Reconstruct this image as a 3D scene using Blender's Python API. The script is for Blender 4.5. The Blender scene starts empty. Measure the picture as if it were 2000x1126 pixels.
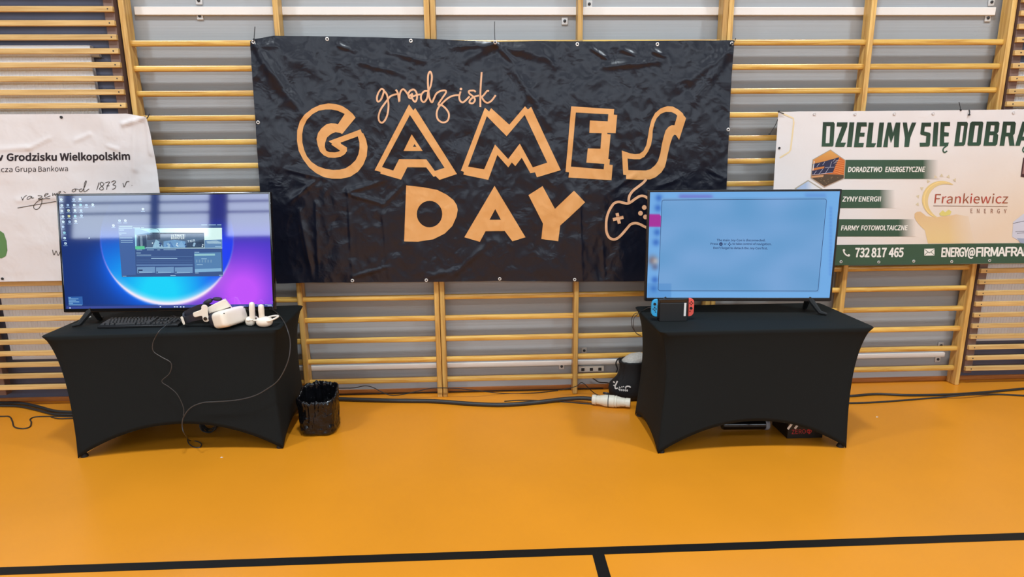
import bpy, bmesh, math, random
from mathutils import Vector, Matrix, noise

random.seed(7)
SC = bpy.context.scene
COL = SC.collection
PI = math.pi

# ------------------------------------------------------------------ camera, world, lights, exposure
F_PX, PITCH, YAW, ROLL = 1199.2, 0.2131, 0.04002, -0.00864
CAM = Vector((0.0, -4.168, 1.694))
_fw = Vector((math.sin(YAW)*math.cos(PITCH), math.cos(YAW)*math.cos(PITCH), -math.sin(PITCH)))
_r0 = Vector((math.cos(YAW), -math.sin(YAW), 0))
_u0 = _r0.cross(_fw)
_r = _r0*math.cos(ROLL) + _u0*math.sin(ROLL)
_u = -_r0*math.sin(ROLL) + _u0*math.cos(ROLL)
cd = bpy.data.cameras.new('camera'); cam = bpy.data.objects.new('camera', cd); COL.objects.link(cam)
m = Matrix((_r, _u, -_fw)).transposed().to_4x4(); m.translation = CAM
cam.matrix_world = m
cd.sensor_width = 36.0; cd.lens = 36.0*F_PX/2000.0; cd.clip_start = 0.05
SC.camera = cam

SC.view_settings.view_transform = 'Standard'; SC.view_settings.look = 'None'
SC.view_settings.gamma = 1.0; SC.view_settings.exposure = 0.0; SC.view_settings.use_curve_mapping = False

w = bpy.data.worlds.new('hall_air'); SC.world = w; w.use_nodes = True
w.node_tree.nodes['Background'].inputs[0].default_value = (0.92, 0.95, 1.0, 1)
w.node_tree.nodes['Background'].inputs[1].default_value = 0.21

def area(name, loc, size, power, color, target):
    d = bpy.data.lights.new(name, 'AREA'); d.shape = 'SQUARE'; d.size = size; d.energy = power; d.color = color
    o = bpy.data.objects.new(name, d); COL.objects.link(o); o.location = loc
    o.rotation_euler = (Vector(target)-Vector(loc)).to_track_quat('-Z', 'Y').to_euler()
    return o
LAMP = (0.91, 1.0, 1.06)
for i, (lx, ly, lz, pw) in enumerate(((-4.5, -3.2, 7.0, 232), (0.0, -3.2, 7.0, 232), (4.5, -3.2, 7.0, 232),
                                      (-4.5, -8.5, 7.0, 95), (0.0, -8.5, 7.0, 95), (4.5, -8.5, 7.0, 95))):
    area('hall_lamp', (lx, ly, lz), 0.6, pw, LAMP, (lx, ly, 0))

def at(px, py, axis, val):
    """the place on a known plane (axis = val) that the photograph shows at a pixel"""
    d = _fw*F_PX + _r*(px-1000) - _u*(py-563)
    t = (val-CAM[axis])/d[axis]
    return CAM + d*t

# ------------------------------------------------------------------ materials
def s2l(c):
    c = c/255.0
    return c/12.92 if c <= 0.04045 else ((c+0.055)/1.055)**2.4
def rgb(r, g, b): return (s2l(r), s2l(g), s2l(b), 1.0)

def mat(name, col, rough=0.5, metal=0.0, spec=0.5, var=0.0, vscale=8.0, vstretch=(1, 1, 1), bump=0.0, bscale=60.0, bstretch=(1, 1, 1), coat=0.0):
    M = bpy.data.materials.new(name); M.use_nodes = True
    nt = M.node_tree; b = nt.nodes['Principled BSDF']
    b.inputs['Base Color'].default_value = col
    b.inputs['Roughness'].default_value = rough
    b.inputs['Metallic'].default_value = metal
    b.inputs['Specular IOR Level'].default_value = spec
    b.inputs['Coat Weight'].default_value = coat
    tc = nt.nodes.new('ShaderNodeTexCoord')
    if var:
        mp = nt.nodes.new('ShaderNodeMapping'); mp.inputs['Scale'].default_value = vstretch
        nt.links.new(tc.outputs['Object'], mp.inputs[0])
        n = nt.nodes.new('ShaderNodeTexNoise'); n.inputs['Scale'].default_value = vscale; n.inputs['Detail'].default_value = 5
        nt.links.new(mp.outputs[0], n.inputs['Vector'])
        r = nt.nodes.new('ShaderNodeValToRGB')
        r.color_ramp.elements[0].position = 0.3; r.color_ramp.elements[1].position = 0.7
        r.color_ramp.elements[0].color = tuple(c*(1-var) for c in col[:3])+(1,)
        r.color_ramp.elements[1].color = tuple(min(1, c*(1+var)) for c in col[:3])+(1,)
        nt.links.new(n.outputs['Fac'], r.inputs[0]); nt.links.new(r.outputs[0], b.inputs['Base Color'])
    if bump:
        mp2 = nt.nodes.new('ShaderNodeMapping'); mp2.inputs['Scale'].default_value = bstretch
        nt.links.new(tc.outputs['Object'], mp2.inputs[0])
        n2 = nt.nodes.new('ShaderNodeTexNoise'); n2.inputs['Scale'].default_value = bscale; n2.inputs['Detail'].default_value = 4
        nt.links.new(mp2.outputs[0], n2.inputs['Vector'])
        bp = nt.nodes.new('ShaderNodeBump'); bp.inputs['Strength'].default_value = bump; bp.inputs['Distance'].default_value = 0.01
        nt.links.new(n2.outputs['Fac'], bp.inputs['Height']); nt.links.new(bp.outputs[0], b.inputs['Normal'])
    return M

def vcol_mat(name, rough=0.5, emit=False, spec=0.5, bump=None):
    """a printed surface or a lit screen whose picture is stored per vertex"""
    M = bpy.data.materials.new(name); M.use_nodes = True
    nt = M.node_tree; b = nt.nodes['Principled BSDF']
    a = nt.nodes.new('ShaderNodeVertexColor'); a.layer_name = 'Col'
    b.inputs['Roughness'].default_value = rough; b.inputs['Specular IOR Level'].default_value = spec
    if emit:
        b.inputs['Base Color'].default_value = (0.004, 0.004, 0.005, 1)
        nt.links.new(a.outputs[0], b.inputs['Emission Color']); b.inputs['Emission Strength'].default_value = 1.0
    else:
        nt.links.new(a.outputs[0], b.inputs['Base Color'])
    if bump: add_crinkle(M, *bump)
    return M

def add_crinkle(M, strength, scale):
    """creased vinyl: fine folds that both the print and the sheet share"""
    nt = M.node_tree; b = nt.nodes['Principled BSDF']
    g = nt.nodes.new('ShaderNodeNewGeometry')
    n = nt.nodes.new('ShaderNodeTexNoise'); n.inputs['Scale'].default_value = scale; n.inputs['Detail'].default_value = 3; n.inputs['Distortion'].default_value = 0.35
    v = nt.nodes.new('ShaderNodeTexVoronoi'); v.feature = 'SMOOTH_F1'; v.inputs['Scale'].default_value = scale*1.1
    nt.links.new(g.outputs['Position'], n.inputs['Vector'])
    mx = nt.nodes.new('ShaderNodeMixRGB'); mx.inputs[0].default_value = 0.12
    nt.links.new(g.outputs['Position'], mx.inputs[1]); nt.links.new(n.outputs['Color'], mx.inputs[2])
    nt.links.new(mx.outputs[0], v.inputs['Vector'])
    ad = nt.nodes.new('ShaderNodeMath'); ad.operation = 'ADD'
    nt.links.new(n.outputs['Fac'], ad.inputs[0]); nt.links.new(v.outputs['Distance'], ad.inputs[1])
    bp = nt.nodes.new('ShaderNodeBump'); bp.inputs['Strength'].default_value = strength; bp.inputs['Distance'].default_value = 0.03
    nt.links.new(ad.outputs[0], bp.inputs['Height']); nt.links.new(bp.outputs[0], b.inputs['Normal'])

def wood(name, c1, c2, axis, rough=0.38):
    M = bpy.data.materials.new(name); M.use_nodes = True
    nt = M.node_tree; b = nt.nodes['Principled BSDF']; b.inputs['Roughness'].default_value = rough
    tc = nt.nodes.new('ShaderNodeTexCoord'); oi = nt.nodes.new('ShaderNodeObjectInfo')
    mp = nt.nodes.new('ShaderNodeMapping')
    sc = [22, 22, 22]; sc[axis] = 1.3
    mp.inputs['Scale'].default_value = sc
    nt.links.new(tc.outputs['Object'], mp.inputs[0])
    ml = nt.nodes.new('ShaderNodeMath'); ml.operation = 'MULTIPLY'; ml.inputs[1].default_value = 37.0
    nt.links.new(oi.outputs['Random'], ml.inputs[0])
    cb = nt.nodes.new('ShaderNodeCombineXYZ')
    for k in range(3): nt.links.new(ml.outputs[0], cb.inputs[k])
    nt.links.new(cb.outputs[0], mp.inputs['Location'])
    n = nt.nodes.new('ShaderNodeTexNoise'); n.inputs['Scale'].default_value = 2.2; n.inputs['Detail'].default_value = 6; n.inputs['Distortion'].default_value = 0.6
    nt.links.new(mp.outputs[0], n.inputs['Vector'])
    r = nt.nodes.new('ShaderNodeValToRGB')
    r.color_ramp.elements[0].position = 0.32; r.color_ramp.elements[0].color = c2
    r.color_ramp.elements[1].position = 0.62; r.color_ramp.elements[1].color = c1
    nt.links.new(n.outputs['Fac'], r.inputs[0])
    hs = nt.nodes.new('ShaderNodeHueSaturation')
    mr = nt.nodes.new('ShaderNodeMapRange'); mr.inputs['To Min'].default_value = 0.86; mr.inputs['To Max'].default_value = 1.1
    nt.links.new(oi.outputs['Random'], mr.inputs[0]); nt.links.new(mr.outputs[0], hs.inputs['Value'])
    nt.links.new(r.outputs[0], hs.inputs['Color']); nt.links.new(hs.outputs[0], b.inputs['Base Color'])
    return M

W_POST = wood('pine_post', rgb(220, 178, 102), rgb(178, 128, 60), 2)
W_RUNG = wood('pine_rung', rgb(230, 186, 96), rgb(198, 142, 62), 0, 0.24)
W_SLAT = wood('pale_slat', rgb(222, 184, 120), rgb(198, 156, 92), 0, 0.45)
W_BASE = wood('baseboard_wood', rgb(190, 120, 58), rgb(160, 92, 40), 0, 0.4)
W_BATTEN = mat('batten_brown', rgb(118, 92, 82), 0.6, var=0.2)
M_WALL = mat('grey_wall_paint', rgb(160, 162, 164), 0.5, var=0.035, vscale=3.0, vstretch=(0.25, 1, 9), bump=0.12, bscale=6, bstretch=(0.1, 1, 14))
M_NAVY = mat('dark_blue_wall_paint', rgb(84, 88, 108), 0.6, var=0.08, vscale=4)
M_WHITE = mat('white_paint', rgb(232, 226, 220), 0.45)
M_RAD = mat('radiator_enamel', rgb(240, 240, 242), 0.4)
M_RADDK = mat('radiator_gap', rgb(120, 118, 122), 0.5)
M_PLASTW = mat('white_plastic', rgb(236, 230, 220), 0.35)
M_PLASTG = mat('ivory_connector_plastic', rgb(232, 226, 208), 0.4, var=0.04, vscale=30)
M_BLACK = mat('black_plastic', rgb(24, 24, 26), 0.35)
M_BLACKM = mat('matt_black', rgb(26, 26, 27), 0.7)
M_GLOSS = mat('glossy_black', rgb(14, 14, 16), 0.08, spec=0.6)
M_CABLE = mat('black_cable_rubber', rgb(38, 37, 37), 0.45)
M_CABLEG = mat('dark_grey_cable', rgb(62, 60, 60), 0.4)
M_SPANDEX = mat('black_spandex', rgb(22, 26, 27), 0.8, spec=0.2, bump=0.1, bscale=500)
M_KEY = mat('key_caps', rgb(44, 44, 46), 0.4)
M_DARK = mat('dark_socket', rgb(40, 40, 42), 0.5)
M_STEEL = mat('galvanised_steel', rgb(206, 204, 202), 0.4, metal=0.2)
M_GROM = mat('nickel_grommet', rgb(230, 226, 222), 0.3, metal=0.35)
M_LINE = mat('black_court_line', rgb(19, 18, 17), 0.5, spec=0.2)
M_BLUE = mat('blue_controller', rgb(52, 168, 226), 0.4)
M_RED = mat('coral_red_controller', rgb(242, 96, 84), 0.4)
M_VRW = mat('warm_white_plastic', rgb(240, 230, 214), 0.42)
M_VRP = mat('headset_strap_black', rgb(36, 34, 44), 0.5)

M_TOWEL = mat('grey_towel', rgb(196, 190, 182), 0.9, var=0.12, vscale=60, bump=0.8, bscale=120)
M_BAGFAB = mat('black_bag_fabric', rgb(19, 19, 22), 0.8, bump=0.3, bscale=150)
M_GREY = mat('grey_plastic', rgb(150, 150, 154), 0.4)
M_CARD = mat('black_card', rgb(20, 17, 17), 0.45)
M_WPRINT = mat('white_print', rgb(238, 234, 230), 0.5)
M_REDPR = mat('red_print', rgb(200, 52, 58), 0.5)

# orange sports floor
M_FLOOR = mat('orange_sports_floor', rgb(222, 141, 32), 0.32, spec=0.5, var=0.05, vscale=1.4, bump=0.02, bscale=3)

# vinyl banners
def vinyl(name, col, rough, strength, scale, spec=0.5):
    M = mat(name, col, rough, spec=spec); add_crinkle(M, strength, scale); return M
M_BAGLINER = vinyl('bin_liner_film', rgb(14, 14, 17), 0.16, 0.5, 13.0, 0.42)
M_CLEAR = mat('clear_grommet', rgb(206, 200, 198), 0.3)
M_BANNER = vinyl('black_vinyl', rgb(16, 19, 32), 0.3, 0.22, 9.0, 0.45)
M_ORANGE = vinyl('orange_print', rgb(220, 160, 96), 0.42, 0.2, 7.0, 0.4)
M_PEACH = vinyl('peach_print', rgb(226, 176, 136), 0.42, 0.2, 7.0, 0.4)
M_WBAN = vinyl('white_vinyl', rgb(225, 219, 218), 0.45, 0.3, 5.0, 0.3)
M_INK = vinyl('ink_print', rgb(46, 38, 42), 0.5, 0.16, 5.0, 0.3)
M_PEN = vinyl('pen_print', rgb(66, 60, 54), 0.5, 0.16, 5.0, 0.3)
M_GREENP = vinyl('green_print', rgb(96, 136, 84), 0.5, 0.16, 5.0, 0.3)
M_PRINT = vcol_mat('printed_vinyl', 0.45, spec=0.35, bump=(0.14, 5.0))
M_SCREEN = vcol_mat('lit_glossy_screen', 0.04, True, 0.8)
M_SCREENM = vcol_mat('lit_matt_screen', 0.35, True, 0.25)

# ------------------------------------------------------------------ mesh helpers
class MB:
    def __init__(s): s.v = []; s.f = []; s.c = None
    def add(s, vs, fs):
        o = len(s.v); s.v += [tuple(p) for p in vs]; s.f += [tuple(i+o for i in f) for f in fs]; return s
    def box(s, x0, x1, y0, y1, z0, z1):
        return s.add([(x0,y0,z0),(x1,y0,z0),(x1,y1,z0),(x0,y1,z0),(x0,y0,z1),(x1,y0,z1),(x1,y1,z1),(x0,y1,z1)],
                     [(0,3,2,1),(4,5,6,7),(0,1,5,4),(1,2,6,5),(2,3,7,6),(3,0,4,7)])
    def hexa(s, P):
        return s.add(P, [(0,3,2,1),(4,5,6,7),(0,1,5,4),(1,2,6,5),(2,3,7,6),(3,0,4,7)])
    def tube(s, pts, r, seg=8, cap=True):
        pts = [Vector(p) for p in pts]; n = len(pts)
        rr = r if isinstance(r, (list, tuple)) else [r]*n
        up = None; vs = []; fs = []
        for i, p in enumerate(pts):
            t = (pts[min(i+1, n-1)]-pts[max(i-1, 0)])
            if t.length < 1e-9: t = Vector((0, 0, 1))
            t.normalize()
            if up is None:
                up = Vector((0, 0, 1)) if abs(t.z) < 0.9 else Vector((0, 1, 0))
            up = (up - t*up.dot(t))
            if up.length < 1e-6: up = t.orthogonal()
            up.normalize(); sd = t.cross(up)
            for k in range(seg):
                a = 2*PI*k/seg
                vs.append(p + (up*math.cos(a)+sd*math.sin(a))*rr[i])
        for i in range(n-1):
            for k in range(seg):
                a = i*seg+k; b = i*seg+(k+1) % seg
                fs.append((a, b, b+seg, a+seg))
        if cap:
            fs.append(tuple(range(seg-1, -1, -1))); fs.append(tuple((n-1)*seg+k for k in range(seg)))
        return s.add(vs, fs)
    def lathe(s, prof, o, ax=(0, 0, 1), seg=20, sx=1.0):
        """prof = (radius, distance along axis)"""
        o = Vector(o); ax = Vector(ax).normalized()
        e1 = ax.orthogonal().normalized(); e2 = ax.cross(e1)
        vs = []; fs = []
        for r, t in prof:
            for k in range(seg):
                a = 2*PI*k/seg
                vs.append(o + ax*t + (e1*math.cos(a)*sx + e2*math.sin(a))*max(r, 1e-5))
        for i in range(len(prof)-1):
            for k in range(seg):
                a = i*seg+k; b = i*seg+(k+1) % seg
                fs.append((a, b, b+seg, a+seg))
        fs.append(tuple(range(seg-1, -1, -1))); fs.append(tuple((len(prof)-1)*seg+k for k in range(seg)))
        return s.add(vs, fs)
    def prism(s, poly, fn, d0, d1):
        """poly = 2D outline, fn(a, b, d) -> 3D"""
        n = len(poly)
        vs = [fn(a, b, d0) for a, b in poly]+[fn(a, b, d1) for a, b in poly]
        fs = [tuple(range(n)), tuple(range(2*n-1, n-1, -1))]
        for i in range(n):
            j = (i+1) % n; fs.append((i, i+n, j+n, j))
        return s.add(vs, fs)
    def blob(s, c, r, e=(1, 1, 1), nu=24, nv=14, rot=None, k=2.0):
        """superellipsoid, e = half sizes, k = squareness"""
        def sp(x): return math.copysign(abs(x)**(2.0/k), x)
        vs = []; fs = []
        for i in range(nv+1):
            th = -PI/2+PI*i/nv
            for j in range(nu):
                ph = 2*PI*j/nu
                p = Vector((sp(math.cos(th))*sp(math.cos(ph))*e[0], sp(math.cos(th))*sp(math.sin(ph))*e[1], sp(math.sin(th))*e[2]))*r
                if rot: p = rot @ p
                vs.append(Vector(c)+p)
        for i in range(nv):
            for j in range(nu):
                a = i*nu+j; b = i*nu+(j+1) % nu
                fs.append((a, b, b+nu, a+nu))
        return s.add(vs, fs)

def finish(me, smooth=True, ang=35):
    bm = bmesh.new(); bm.from_mesh(me); bmesh.ops.remove_doubles(bm, verts=bm.verts, dist=1e-6)
    bmesh.ops.recalc_face_normals(bm, faces=bm.faces); bm.to_mesh(me); bm.free()
    if smooth:
        for p in me.polygons: p.use_smooth = True
        me.set_sharp_from_angle(angle=math.radians(ang))

def obj(name, mb, m, parent=None, smooth=True, ang=35, bevel=0.0, seg=2, raw=False, world=True):
    """links mb as ONE mesh object; with a parent, mb is in world coordinates unless world=False"""
    me = bpy.data.meshes.new(name)
    vs = mb.v
    if parent is not None and world:
        o0 = parent_origin(parent); vs = [(x-o0.x, y-o0.y, z-o0.z) for x, y, z in vs]
    me.from_pydata(vs, [], mb.f); me.update()
    if mb.c is not None:
        ca = me.color_attributes.new('Col', 'FLOAT_COLOR', 'POINT')
        for i, c in enumerate(mb.c): ca.data[i].color = c
    if not raw: finish(me, smooth, ang)
    elif smooth:
        for p in me.polygons: p.use_smooth = True
    me.materials.append(m)
    o = bpy.data.objects.new(name, me); COL.objects.link(o)
    if parent is not None: o.parent = parent
    if bevel:
        b = o.modifiers.new('bevel', 'BEVEL'); b.width = bevel; b.segments = seg; b.limit_method = 'ANGLE'; b.angle_limit = math.radians(40)
    return o

def parent_origin(p):
    o = Vector((0, 0, 0))
    while p is not None: o += p.location; p = p.parent
    return o

def tag(o, label=None, cat=None, group=None):
    if label: o['label'] = label
    if cat: o['category'] = cat
    if group: o['group'] = group
    return o
def thing(name, label, cat, loc=(0, 0, 0), rotz=0.0, group=None):
    o = bpy.data.objects.new(name, None); COL.objects.link(o)
    o.location = loc; o.rotation_euler = (0, 0, rotz); o.empty_display_size = 0.05
    return tag(o, label, cat, group)
def struct(name, mb, m, **k):
    o = obj(name, mb, m, **k); o['kind'] = 'structure'; return o
def centred(mb):
    """moves a one-mesh thing's vertices so its origin sits at its base"""
    xs = [p[0] for p in mb.v]; ys = [p[1] for p in mb.v]; zs = [p[2] for p in mb.v]
    c = Vector(((min(xs)+max(xs))/2, (min(ys)+max(ys))/2, min(zs)))
    mb.v = [(x-c.x, y-c.y, z-c.z) for x, y, z in mb.v]
    return c
def solo(name, mb, m, label, cat, group=None, **k):
    c = centred(mb); o = obj(name, mb, m, **k); o.location = c
    return tag(o, label, cat, group)

def smooth_path(pts, n=8):
    """Catmull-Rom through the given points"""
    P = [Vector(p) for p in pts]; out = []
    for i in range(len(P)-1):
        p0, p1, p2, p3 = P[max(i-1, 0)], P[i], P[i+1], P[min(i+2, len(P)-1)]
        for k in range(n):
            t = k/n
            out.append(0.5*((2*p1)+(p2-p0)*t+(2*p0-5*p1+4*p2-p3)*t*t+(3*p1-p0-3*p2+p3)*t*t*t))
    out.append(P[-1]); return out

try:      # Blender's own interface typeface
    SANS = bpy.data.fonts.load(bpy.utils.resource_path('LOCAL')+'/datafiles/fonts/Noto Sans CJK Regular.woff2')
except Exception:
    SANS = None
# 2D outlines (with holes) -> triangles cut on a fine grid so that they can follow a wrinkled sheet
def fill2d(loops):
    cu = bpy.data.curves.new('outline', 'CURVE'); cu.dimensions = '2D'; cu.fill_mode = 'FRONT'
    for lp in loops:
        sp = cu.splines.new('POLY'); sp.points.add(len(lp)-1); sp.use_cyclic_u = True
        for i, (a, b) in enumerate(lp): sp.points[i].co = (a, b, 0, 1)
    o = bpy.data.objects.new('outline', cu); COL.objects.link(o)
    bpy.context.view_layer.update()
    me = bpy.data.meshes.new_from_object(o.evaluated_get(bpy.context.evaluated_depsgraph_get()))
    bpy.data.objects.remove(o); bpy.data.curves.remove(cu)
    return me
_CAP = []
def cap_height():
    if not _CAP:
        _CAP.append(0.7)
        me = text2d('H', (0, 0), (100, 0), 70.0)
        _CAP[0] = 0.7*max(-v.co.y for v in me.vertices)/70.0
    return _CAP[0]
def text2d(s, p0, p1, cap, shear=0.0, bold=0.0, spacing=1.0, up=None):
    """text from pixel p0 to p1 along its baseline, capitals cap pixels tall"""
    cu = bpy.data.curves.new('lettering', 'FONT'); cu.body = s; cu.size = 1.0; cu.space_character = spacing
    if SANS: cu.font = SANS
    cu.resolution_u = 3; cu.fill_mode = 'FRONT'
    o = bpy.data.objects.new('lettering', cu); COL.objects.link(o); bpy.context.view_layer.update()
    me = bpy.data.meshes.new_from_object(o.evaluated_get(bpy.context.evaluated_depsgraph_get()))
    bpy.data.objects.remove(o); bpy.data.curves.remove(cu)
    if not me.vertices: return me
    x0 = min(v.co.x for v in me.vertices); x1 = max(v.co.x for v in me.vertices)
    ch = cap_height()
    dx, dy = p1[0]-p0[0], p1[1]-p0[1]
    L = math.hypot(dx, dy); nx, ny = dy/L, -dx/L
    for v in me.vertices:
        t = (v.co.x-x0)/(x1-x0); h = v.co.y/ch*cap
        a = p0[0]+dx*t+nx*h; b = p0[1]+dy*t+ny*h
        v.co = (a+shear*h, b, 0)
    if bold:                                  # heavier strokes: the outline laid down again around itself
        bm = bmesh.new(); bm.from_mesh(me); src = bm.faces[:]; e = bold*cap*1.3
        for k in range(8):
            g = bmesh.ops.duplicate(bm, geom=src)
            bmesh.ops.translate(bm, verts=[q for q in g['geom'] if isinstance(q, bmesh.types.BMVert)], vec=(e*math.cos(k*PI/4), e*math.sin(k*PI/4), 0.00004*(k+1)))
        bm.to_mesh(me); bm.free()
    return me
def ribbon(pts, wd, n=6):
    P = smooth_path([(a, b, 0) for a, b in pts], n) if n > 1 else [Vector((a, b, 0)) for a, b in pts]
    vs = []; fs = []
    for i, p in enumerate(P):
        t = (P[min(i+1, len(P)-1)]-P[max(i-1, 0)])
        if t.length < 1e-9: t = Vector((1, 0, 0))
        t.normalize(); s = Vector((-t.y, t.x, 0))*wd/2
        vs += [p+s, p-s]
    for i in range(len(P)-1): fs.append((2*i, 2*i+1, 2*i+3, 2*i+2))
    me = bpy.data.meshes.new('stroke'); me.from_pydata(vs, [], fs)
    return me
def disc2d(c, r, n=20): return [(c[0]+r*math.cos(2*PI*k/n), c[1]+r*math.sin(2*PI*k/n)) for k in range(n)]
def grid_cut(bm, step):
    if not step: return
    for ax in (0, 1):
        lo = min(v.co[ax] for v in bm.verts); hi = max(v.co[ax] for v in bm.verts)
        k = math.floor(lo/step)+1
        while k*step < hi:
            co = Vector((0, 0, 0)); co[ax] = k*step; no = Vector((0, 0, 0)); no[ax] = 1
            bmesh.ops.bisect_plane(bm, geom=bm.verts[:]+bm.edges[:]+bm.faces[:], plane_co=co, plane_no=no)
            k += 1
def flat_add(mb, me, fn, step=4.0, color=None):
    """lays a 2D mesh on a surface through fn(px, py); color = rgba or a function of the pixel"""
    bm = bmesh.new(); bm.from_mesh(me); bpy.data.meshes.remove(me)
    if bm.verts:
        grid_cut(bm, step)
        bm.verts.index_update()
        vs = [v.co.copy() for v in bm.verts]
        mb.add([Vector(fn(v.x, v.y))+Vector((0, -v.z, 0)) for v in vs], [[v.index for v in f.verts] for f in bm.faces])
        if color is not None:
            if mb.c is None: mb.c = []
            mb.c += [color(v.x, v.y) if callable(color) else color for v in vs]
    bm.free(); return mb

# ------------------------------------------------------------------ the setting
WALL_Y = 0.112
struct('floor', MB().box(-16, 16, -15, 0.3, -0.1, 0), M_FLOOR, smooth=False)
struct('wall_back', MB().box(-9, 9, WALL_Y, WALL_Y+0.2, 0, 7.5), M_WALL, smooth=False)
# opposite side of the hall: a pale wall with a band of daylight windows between dark posts
M_HALL = mat('hall_wall_paint', rgb(120, 116, 110), 0.7)
M_HALLD = mat('dark_window_post', rgb(60, 62, 70), 0.6)
struct('wall_front', MB().box(-16, 16, -15.2, -15, 0, 3.5).box(-16, 16, -15.2, -15, 5.0, 7.5), M_HALL, smooth=False)
M_DAY = bpy.data.materials.new('daylight_pane'); M_DAY.use_nodes = True
_b = M_DAY.node_tree.nodes['Principled BSDF']; _b.inputs['Base Color'].default_value = (0.6, 0.65, 0.7, 1)
_b.inputs['Emission Color'].default_value = (0.78, 0.89, 1.0, 1); _b.inputs['Emission Strength'].default_value = 7.5
win_posts = [(-16, 0.3), (-13.2, 0.2), (-10.6, 0.2), (-8.7, 0.5), (-5.2, 0.2), (-1.6, 0.5), (1.8, 0.2), (5.3, 0.5), (8.8, 0.2), (12.4, 0.5), (16, 0.3)]
for i in range(len(win_posts)-1):
    (p0, w0), (p1, w1) = win_posts[i], win_posts[i+1]
    x0, x1 = p0+w0/2, p1-w1/2
    wo = struct('window_%d' % (i+1), MB().box(p0, x0, -15.2, -14.9, 3.5, 5.0).box(x1, p1, -15.2, -14.9, 3.5, 5.0)
                .box(x0, x1, -15.1, -14.95, 4.20, 4.25).box(x0, x1, -15.1, -14.95, 4.52, 4.57), M_HALLD, smooth=False)
    obj('pane', MB().box(x0, x1, -15.06, -15.04, 3.5, 5.0), M_DAY, wo, smooth=False, world=False)

PW = 0.034                                   # wall bar posts
T_, A_ = 0.0375, -2.2334
H_ = (5.7025-2*T_)/6
PX = [A_, A_+H_, A_+2*H_, A_+2*H_+T_, A_+3*H_+T_, A_+4*H_+T_, A_+4*H_+2*T_, A_+5*H_+2*T_, A_+6*H_+2*T_]
struct('baseboard_back', MB().box(-9, 9, WALL_Y-0.018, WALL_Y, 0, 0.034), W_BASE, bevel=0.004)
# dark painted niches behind the two radiators
struct('trim_1', MB().box(-4.2, A_-0.02, WALL_Y-0.006, WALL_Y, 0.034, 2.95), M_NAVY, smooth=False)
struct('trim_2', MB().box(PX[8]+0.02, 4.9, WALL_Y-0.006, WALL_Y, 0.034, 2.95), M_NAVY, smooth=False)
# court lines, 1 mm of paint
YT = at(1000, 1081, 2, 0).y
struct('trim_3', MB().add([(-6, YT-0.026+0.0, 0.0012), (6, YT-0.026, 0.0012), (6, YT+0.026, 0.0012), (-6, YT+0.026, 0.0012)], [(0, 1, 2, 3)]), M_LINE, smooth=False)
xl = at(1169, 1084, 2, 0).x
struct('trim_4', MB().add([(xl-0.026, -9, 0.0012), (xl+0.026, -9, 0.0012), (xl+0.026, YT-0.026, 0.0012), (xl-0.026, YT-0.026, 0.0012)], [(0, 1, 2, 3)]), M_LINE, smooth=False)

# ------------------------------------------------------------------ wall bars: three double ladders
Z1, DZ = 0.1236, 0.152
def rung_mb(x0, x1, z):
    prof = []
    for k in range(14):
        a = 2*PI*k/14
        c, s_ = math.cos(a), math.sin(a)
        prof.append((math.copysign(abs(c)**0.6, c)*0.0155, math.copysign(abs(s_)**0.6, s_)*0.0185))
    mb = MB(); n = len(prof)
    vs = [(x, 0.038+a, z+b) for x in (x0, x1) for a, b in prof]
    fs = [(i, (i+1) % n, (i+1) % n+n, i+n) for i in range(n)]+[tuple(range(n-1, -1, -1)), tuple(range(n, 2*n))]
    return mb.add(vs, fs)
for u, lab in enumerate(('wooden double wall bars beside the left radiator, partly behind the white bank banner',
                         'middle wooden double wall bars directly behind the black games banner',
                         'wooden double wall bars on the right, behind the green and white energy banner')):
    P = PX[3*u:3*u+3]
    t = thing('wall_bars', lab, 'wall bars', (P[0], 0, 0), group=None)
    for x in P:
        obj('post', MB().box(x-PW/2, x+PW/2, 0.0, 0.088, 0, 2.95), W_POST, t, bevel=0.004)
    for k in range(16):
        for a in (0, 1):
            z = Z1+DZ*k
            obj('rung', rung_mb(P[a]+PW/2-0.004, P[a+1]-PW/2+0.004, z), W_RUNG, t)

# ------------------------------------------------------------------ mounting rails behind the bars
def bracket(t, px, py, y):
    p = at(px, py, 1, y)
    b = obj('bracket', MB().box(p.x-0.021, p.x+0.021, y, WALL_Y-0.001, p.z-0.024, p.z+0.024), M_STEEL, t, bevel=0.006)
    obj('screw', MB().lathe([(0.010, 0), (0.010, 0.004), (0.006, 0.006)], (p.x, y, p.z), (0, -1, 0), 10), M_DARK, b)
zr = at(1200, 21.5, 1, 0.09).z
t = thing('mounting_rail', 'white metal rail behind the wall bars along the top edge of the photo', 'rail', (0, 0.1, zr))
obj('rail', MB().box(A_+0.03, PX[8]-0.05, 0.09, WALL_Y-0.001, zr-0.025, zr+0.025), M_WHITE, t, bevel=0.003)
for px, py in ((390, 31), (388, 1), (1103, 41), (1151, 8), (1930, 35), (1937, 4)): bracket(t, px, py, 0.103)
zl = at(1050, 710, 1, 0.09).z
t = thing('mounting_rail', 'white metal rail low behind the wall bars, just above the bottom rung', 'rail', (0, 0.1, zl))
obj('rail', MB().box(A_+0.05, PX[8]-0.05, 0.092, WALL_Y-0.001, zl-0.017, zl+0.017), M_WHITE, t, bevel=0.003)
for px, py in ((1097, 715), (1141, 684), (1838, 674), (1832, 701)): bracket(t, px, py, 0.103)

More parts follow.
